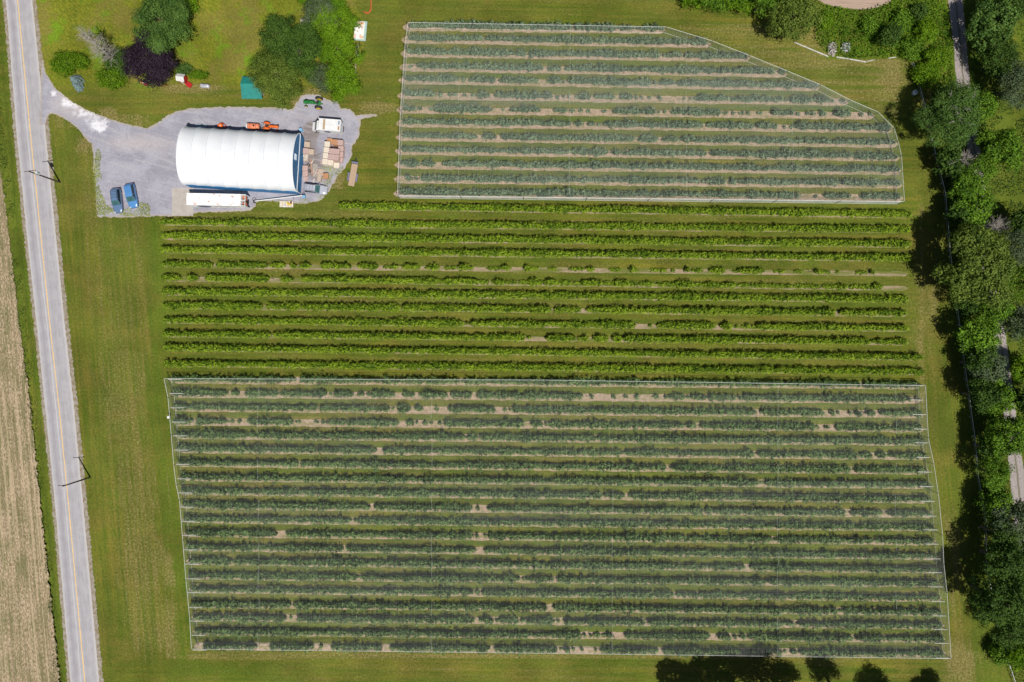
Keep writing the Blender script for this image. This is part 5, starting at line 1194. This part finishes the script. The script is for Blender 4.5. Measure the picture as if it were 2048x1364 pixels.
def utility_trailer():
    c = P(706, 350, .6); root = thing('utility_trailer', 'flat wooden deck trailer on the grass right of the bins', 'trailer', (c.x, c.y, 0), R(80))
    mb = MB(); [mb.box((0, -.62+(k+.5)*1.24/7, .62), (4.4, 1.24/7-.015, .05)) for k in range(7)]; mb.build('deck', pm('deck_wood', (.46, .33, .22), (.36, .26, .17), 5), root)
    mb = MB(); [mb.box((0, s*.60, .53), (4.45, .07, .12)) for s in (-1, 1)]; [mb.box((x, 0, .53), (.07, 1.2, .10)) for x in (-2.1, -1, 0, 1, 2.1)]; mb.build('frame', BLACKP, root)
    mb = MB(); mb.tube((2.2, -.5, .5), (3.3, 0, .45), .05, None, 8); mb.tube((2.2, .5, .5), (3.3, 0, .45), .05, None, 8); mb.tube((3.3, 0, .45), (3.65, .0, .45), .05, None, 8); mb.tube((3.1, .0, .1), (3.1, .0, .95), .04, None, 8); mb.build('hitch', BLACKP, root)
    mb = MB(); mb.box((2.45, 0, .72), (.35, 1.25, .28)); mb.build('front_box', pm('toolbox_grey', (.16, .17, .24)), root)
    for s in (-1, 1):
        mb = MB(); mb.box((-.45, s*.84, .72), (1.7, .34, .06), 0, .02); mb.box((.38, s*.84, .6), (.06, .34, .3)); mb.box((-1.28, s*.84, .6), (.06, .34, .3)); mb.build('fender', pm('fender_grey', (.17, .17, .25)), root)
        for x in (-.05, -.85): wheel(x, s*.84, .32, .2, root)
utility_trailer()
# ------------------------------------------------------------------ garden things
def shed():
    c = P(507, 178, 1.2); root = thing('garden_shed', 'teal roofed shed half hidden under the olive tree', 'shed', (c.x, c.y, 0), R(-1))
    W, D = 4.0, 4.4; TE = pm('teal_metal', (.018, .22, .185), (.015, .18, .155), 1, rough=.45); WA = pm('shed_wall', (.35, .33, .28))
    mb = MB(); mb.box((0, .4, .95), (W-.5, D-1.9, 1.9)); mb.build('wall', WA, root)
    yr = .45
    for s, (y0, y1) in ((1, (yr, D/2)), (-1, (yr, -D/2))):
        mb = MB(); zr, ze = 2.65, 1.85
        n = 22
        for k in range(n):
            x0 = -W/2+W*k/n; x1 = x0+W/n*.55; x2 = x0+W/n
            for xa, xb, up in ((x0, x1, .035), (x1, x2, 0)):
                mb.add([(xa, y0, zr+up), (xb, y0, zr+up), (xb, y1, ze+up), (xa, y1, ze+up), (xa, y0, zr-.03), (xb, y0, zr-.03), (xb, y1, ze-.03), (xa, y1, ze-.03)], [(0, 1, 2, 3), (7, 6, 5, 4), (0, 4, 5, 1), (1, 5, 6, 2), (2, 6, 7, 3), (3, 7, 4, 0)])
        mb.build('roof_panel', TE, root)
    mb = MB(); mb.tube((-W/2, yr, 2.69), (W/2, yr, 2.69), .07, None, 8); mb.build('ridge_cap', TE, root)
    mb = MB(); mb.box((.2, -D/2+1.32, .9), (1.2, .06, 1.7)); d = mb.build('door', pm('door_brown', (.15, .10, .07)), root); mb = MB(); mb.tube((.65, -D/2+1.25, .9), (.65, -D/2+1.25, 1.05), .03, None, 6); mb.build('handle', RIM, d)
shed()
def hut():
    c = P(360, 154, 1.8); root = thing('playhouse', 'small red hut with a white roof on the lawn', 'hut', (c.x, c.y, 0), R(-8)); RD = pm('hut_red', (.42, .012, .015), (.34, .01, .012), 2)
    mb = MB(); mb.box((0, 0, .75), (1.35, 1.25, 1.5)); mb.build('wall', RD, root)
    for s in (-1, 1):
        mb = MB(); mb.add([(-.8, 0, 2.05), (.8, 0, 2.05), (.8, s*.75, 1.5), (-.8, s*.75, 1.5), (-.8, 0, 1.99), (.8, 0, 1.99), (.8, s*.75, 1.44), (-.8, s*.75, 1.44)], [(0, 1, 2, 3), (7, 6, 5, 4), (0, 4, 5, 1), (1, 5, 6, 2), (2, 6, 7, 3), (3, 7, 4, 0)]); mb.build('roof', pm('roof_pale', (.62, .62, .60), (.48, .48, .46), 4), root)
    mb = MB(); mb.loft([[(.68, -.62, 1.5), (.68, .62, 1.5), (.68, 0, 1.97)], [(.62, -.62, 1.5), (.62, .62, 1.5), (.62, 0, 1.97)]]); mb.build('gable', RD, root); mb = MB(); mb.loft([[(-.68, -.62, 1.5), (-.68, .62, 1.5), (-.68, 0, 1.97)], [(-.62, -.62, 1.5), (-.62, .62, 1.5), (-.62, 0, 1.97)]]); mb.build('gable', RD, root)
    mb = MB(); mb.box((0, -.65, .55), (.5, .05, 1.0)); mb.build('door', BOXW, root)
    mb = MB(); mb.box((1.25, -.85, .45), (1.1, .9, .1), R(-30)); [mb.box((1.25+i*.4, -.85+j*.3, .2), (.08, .08, .4)) for i in (-1, 1) for j in (-1, 1)]; mb.build('porch', RD, root)
hut()
def propane():
    root = thing('gas_tank', 'silver horizontal gas tank between the red hut and the teal shed', 'tank', P(410, 172, .6), R(-4)); root.location.z = 0
    secs = [[(x, .42*k*math.cos(a), .62+.42*k*math.sin(a)) for a in [2*math.pi*j/16 for j in range(16)]] for x, k in ((-1.0, .15), (-.93, .6), (-.75, .95), (-.6, 1), (.6, 1), (.75, .95), (.93, .6), (1.0, .15))]
    mb = MB(); mb.loft(secs); mb.build('tank', pm('tank_silver', (.55, .55, .60), (.42, .42, .46), 3, rough=.35, metal=.3), root, True)
    mb = MB(); mb.tube((0, 0, 1.0), (0, 0, 1.15), .15, .13, 12); mb.build('valve_cover', pm('valve_grey', (.3, .32, .36)), root)
    for x in (-.6, .6): mb = MB(); mb.box((x, 0, .12), (.2, .8, .24)); mb.build('foot', pm('foot_concrete', (.4, .38, .35)), root)
propane()
def toy():
    root = thing('ride_on_toy', 'orange and red ride-on toy below the purple tree', 'toy', P(290, 168), R(-25)); OT = pm('toy_orange', (.75, .28, .08)); RT_ = pm('toy_red', (.5, .03, .02))
    mb = MB(); mb.box((-.3, 0, .3), (.7, .5, .3), 0, .06); mb.build('body', OT, root); mb = MB(); mb.box((.35, 0, .28), (.55, .45, .26), 0, .06); mb.build('hood', RT_, root); mb = MB(); mb.box((.1, 0, .55), (.3, .36, .2), 0, .04); mb.build('seat', BOXW, root)
    for x in (-.4, .4):
        for s in (-1, 1): wheel(x, s*.28, .17, .12, root)
toy()
def rack():
    root = thing('plant_stand', 'thin dark red metal frame on the lawn between the toy and the hut', 'frame', P(334, 174), R(-3)); mb = MB()
    mb.tube((-.55, 0, 0), (-.55, 0, .8), .03, None, 6); mb.tube((.55, 0, 0), (.55, 0, .8), .03, None, 6); mb.tube((-.6, 0, .8), (.6, 0, .8), .03, None, 6); mb.tube((0, 0, .8), (.2, .5, 0), .03, None, 6); mb.tube((0, 0, .8), (-.2, .5, 0), .03, None, 6); mb.build('frame', pm('frame_darkred', (.22, .03, .02)), root)
rack()
def garden_bed():
    root = thing('raised_bed', 'narrow grey rectangular bed of rubble on the meadow', 'raised bed', P(611.5, 57), R(0)); W, D = 1.7, 3.5
    mb = MB(); [mb.box((s*W/2, 0, .2), (.14, D, .4)) for s in (-1, 1)]; [mb.box((0, s*(D/2-.07), .2), (W-.15, .14, .396)) for s in (-1, 1)]; mb.build('border', pm('bed_border', (.42, .38, .32)), root)
    mb = MB(); rd = random.Random(5); mb.box((0, 0, .14), (W-.16, D-.3, .24)); mb.build('soil', pm('bed_soil', (.22, .16, .13), (.34, .29, .25), 5), root)
    mb = MB()
    for k in range(40): s = rd.uniform(.08, .22); mb.box((rd.uniform(-.65, .65), rd.uniform(-1.45, 1.45), .28), (s*1.4, s, .1), rd.uniform(0, 3), .01)
    mb.build('stones', pm('bed_stones', (.55, .50, .46), (.40, .33, .30), 4), root)
garden_bed()
def wagon():
    root = thing('hay_wagon', 'white rust stained sheet on a pale teal framed wagon beside the lime trees', 'wagon', P(720, 60, .9), R(-5)); root.location.z = 0
    mb = MB(); mb.box((.12, -.1, .72), (2.3, 3.9, .14), 0, .02); mb.build('deck', pm('wagon_teal', (.36, .50, .46), (.28, .40, .37), 3), root)
    m = NT('rusty_sheet'); tc = m.n('ShaderNodeTexCoord').outputs['Object']; cc = m.mix(m.ramp(m.noise(tc, .9, 5, .65), .47, .62), (.78, .76, .72), (.60, .36, .22)); m.col(cc, .6, .3)
    mb = MB(); n = 12
    for k in range(n): x0 = -1.15+1.95*k/n; mb.add([(x0, -1.75, .83+.03*(k % 2)), (x0+1.95/n, -1.75, .83+.03*((k+1) % 2)), (x0+1.95/n, 1.7, .83+.03*((k+1) % 2)), (x0, 1.7, .83+.03*(k % 2)), (x0, -1.75, .80), (x0+1.95/n, -1.75, .80), (x0+1.95/n, 1.7, .80), (x0, 1.7, .80)], [(0, 1, 2, 3), (7, 6, 5, 4), (0, 4, 5, 1), (1, 5, 6, 2), (2, 6, 7, 3), (3, 7, 4, 0)])
    mb.build('metal_sheet', m.m, root)
    for y in (-1.2, 1.2):
        for s in (-1, 1): wheel(0, 0, .32, .18, root); root.children[-1].location = (s*.9-.0, y, 0); root.children[-1].rotation_euler = (0, 0, R(90))
    mb = MB(); mb.tube((0, -1.9, .5), (.1, -3.0, .3), .05, None, 8); mb.build('drawbar', BLACKP, root)
wagon()
plank('grey board of the long lumber line beside the lime trees, upper one', (714, 90), (713.5, 120), GREYT, .18)
plank('paler board of the long lumber line beside the lime trees, second one', (717, 89), (716.5, 125), pm('silver_timber', (0, 0, 0)), .14)
plank('thin grey board of the long lumber line, lower end by the yellow green tree', (712, 126), (710.5, 156), pm('silver_timber', (0, 0, 0)), .16)
def orange_mesh():
    root = thing('snow_fence', 'orange plastic snow fence bent in a loop at the top edge', 'fence', P(733, 12), 0); OM = pm('orange_plastic', (.65, .14, .05))
    pts = []; 
    for k in range(15):
        a = R(-10-k*12.2); pts.append((.15+.85*math.cos(a), 1.0*math.sin(a)-.6))
    pts = [(.95, 1.8), (1.0, .6)]+pts[:11]
    for z in (.15, .4, .65): 
        mb = MB()
        for a, b in zip(pts[:-1], pts[1:]): mb.tube((a[0], a[1], z), (b[0], b[1], z), .035, None, 5)
        mb.build('rail_band', OM, root)
    for a in pts[::2]: mb = MB(); mb.tube((a[0], a[1], 0), (a[0], a[1], .85), .04, None, 6); mb.build('stake', OM, root)
orange_mesh()
def netbox():
    root = thing('fence_charger', 'small white box on the left side of the large net', 'electric box', P(336.8, 834.5, 1.2), 0); root.location.z = 0
    mb = MB(); mb.tube((0, 0, 0), (0, 0, 1.0), .04, None, 6); mb.build('stake', WOOD_D, root); mb = MB(); mb.box((0, 0, 1.15), (.4, .5, .3), 0, .03); mb.build('case', BOXW, root)
netbox()
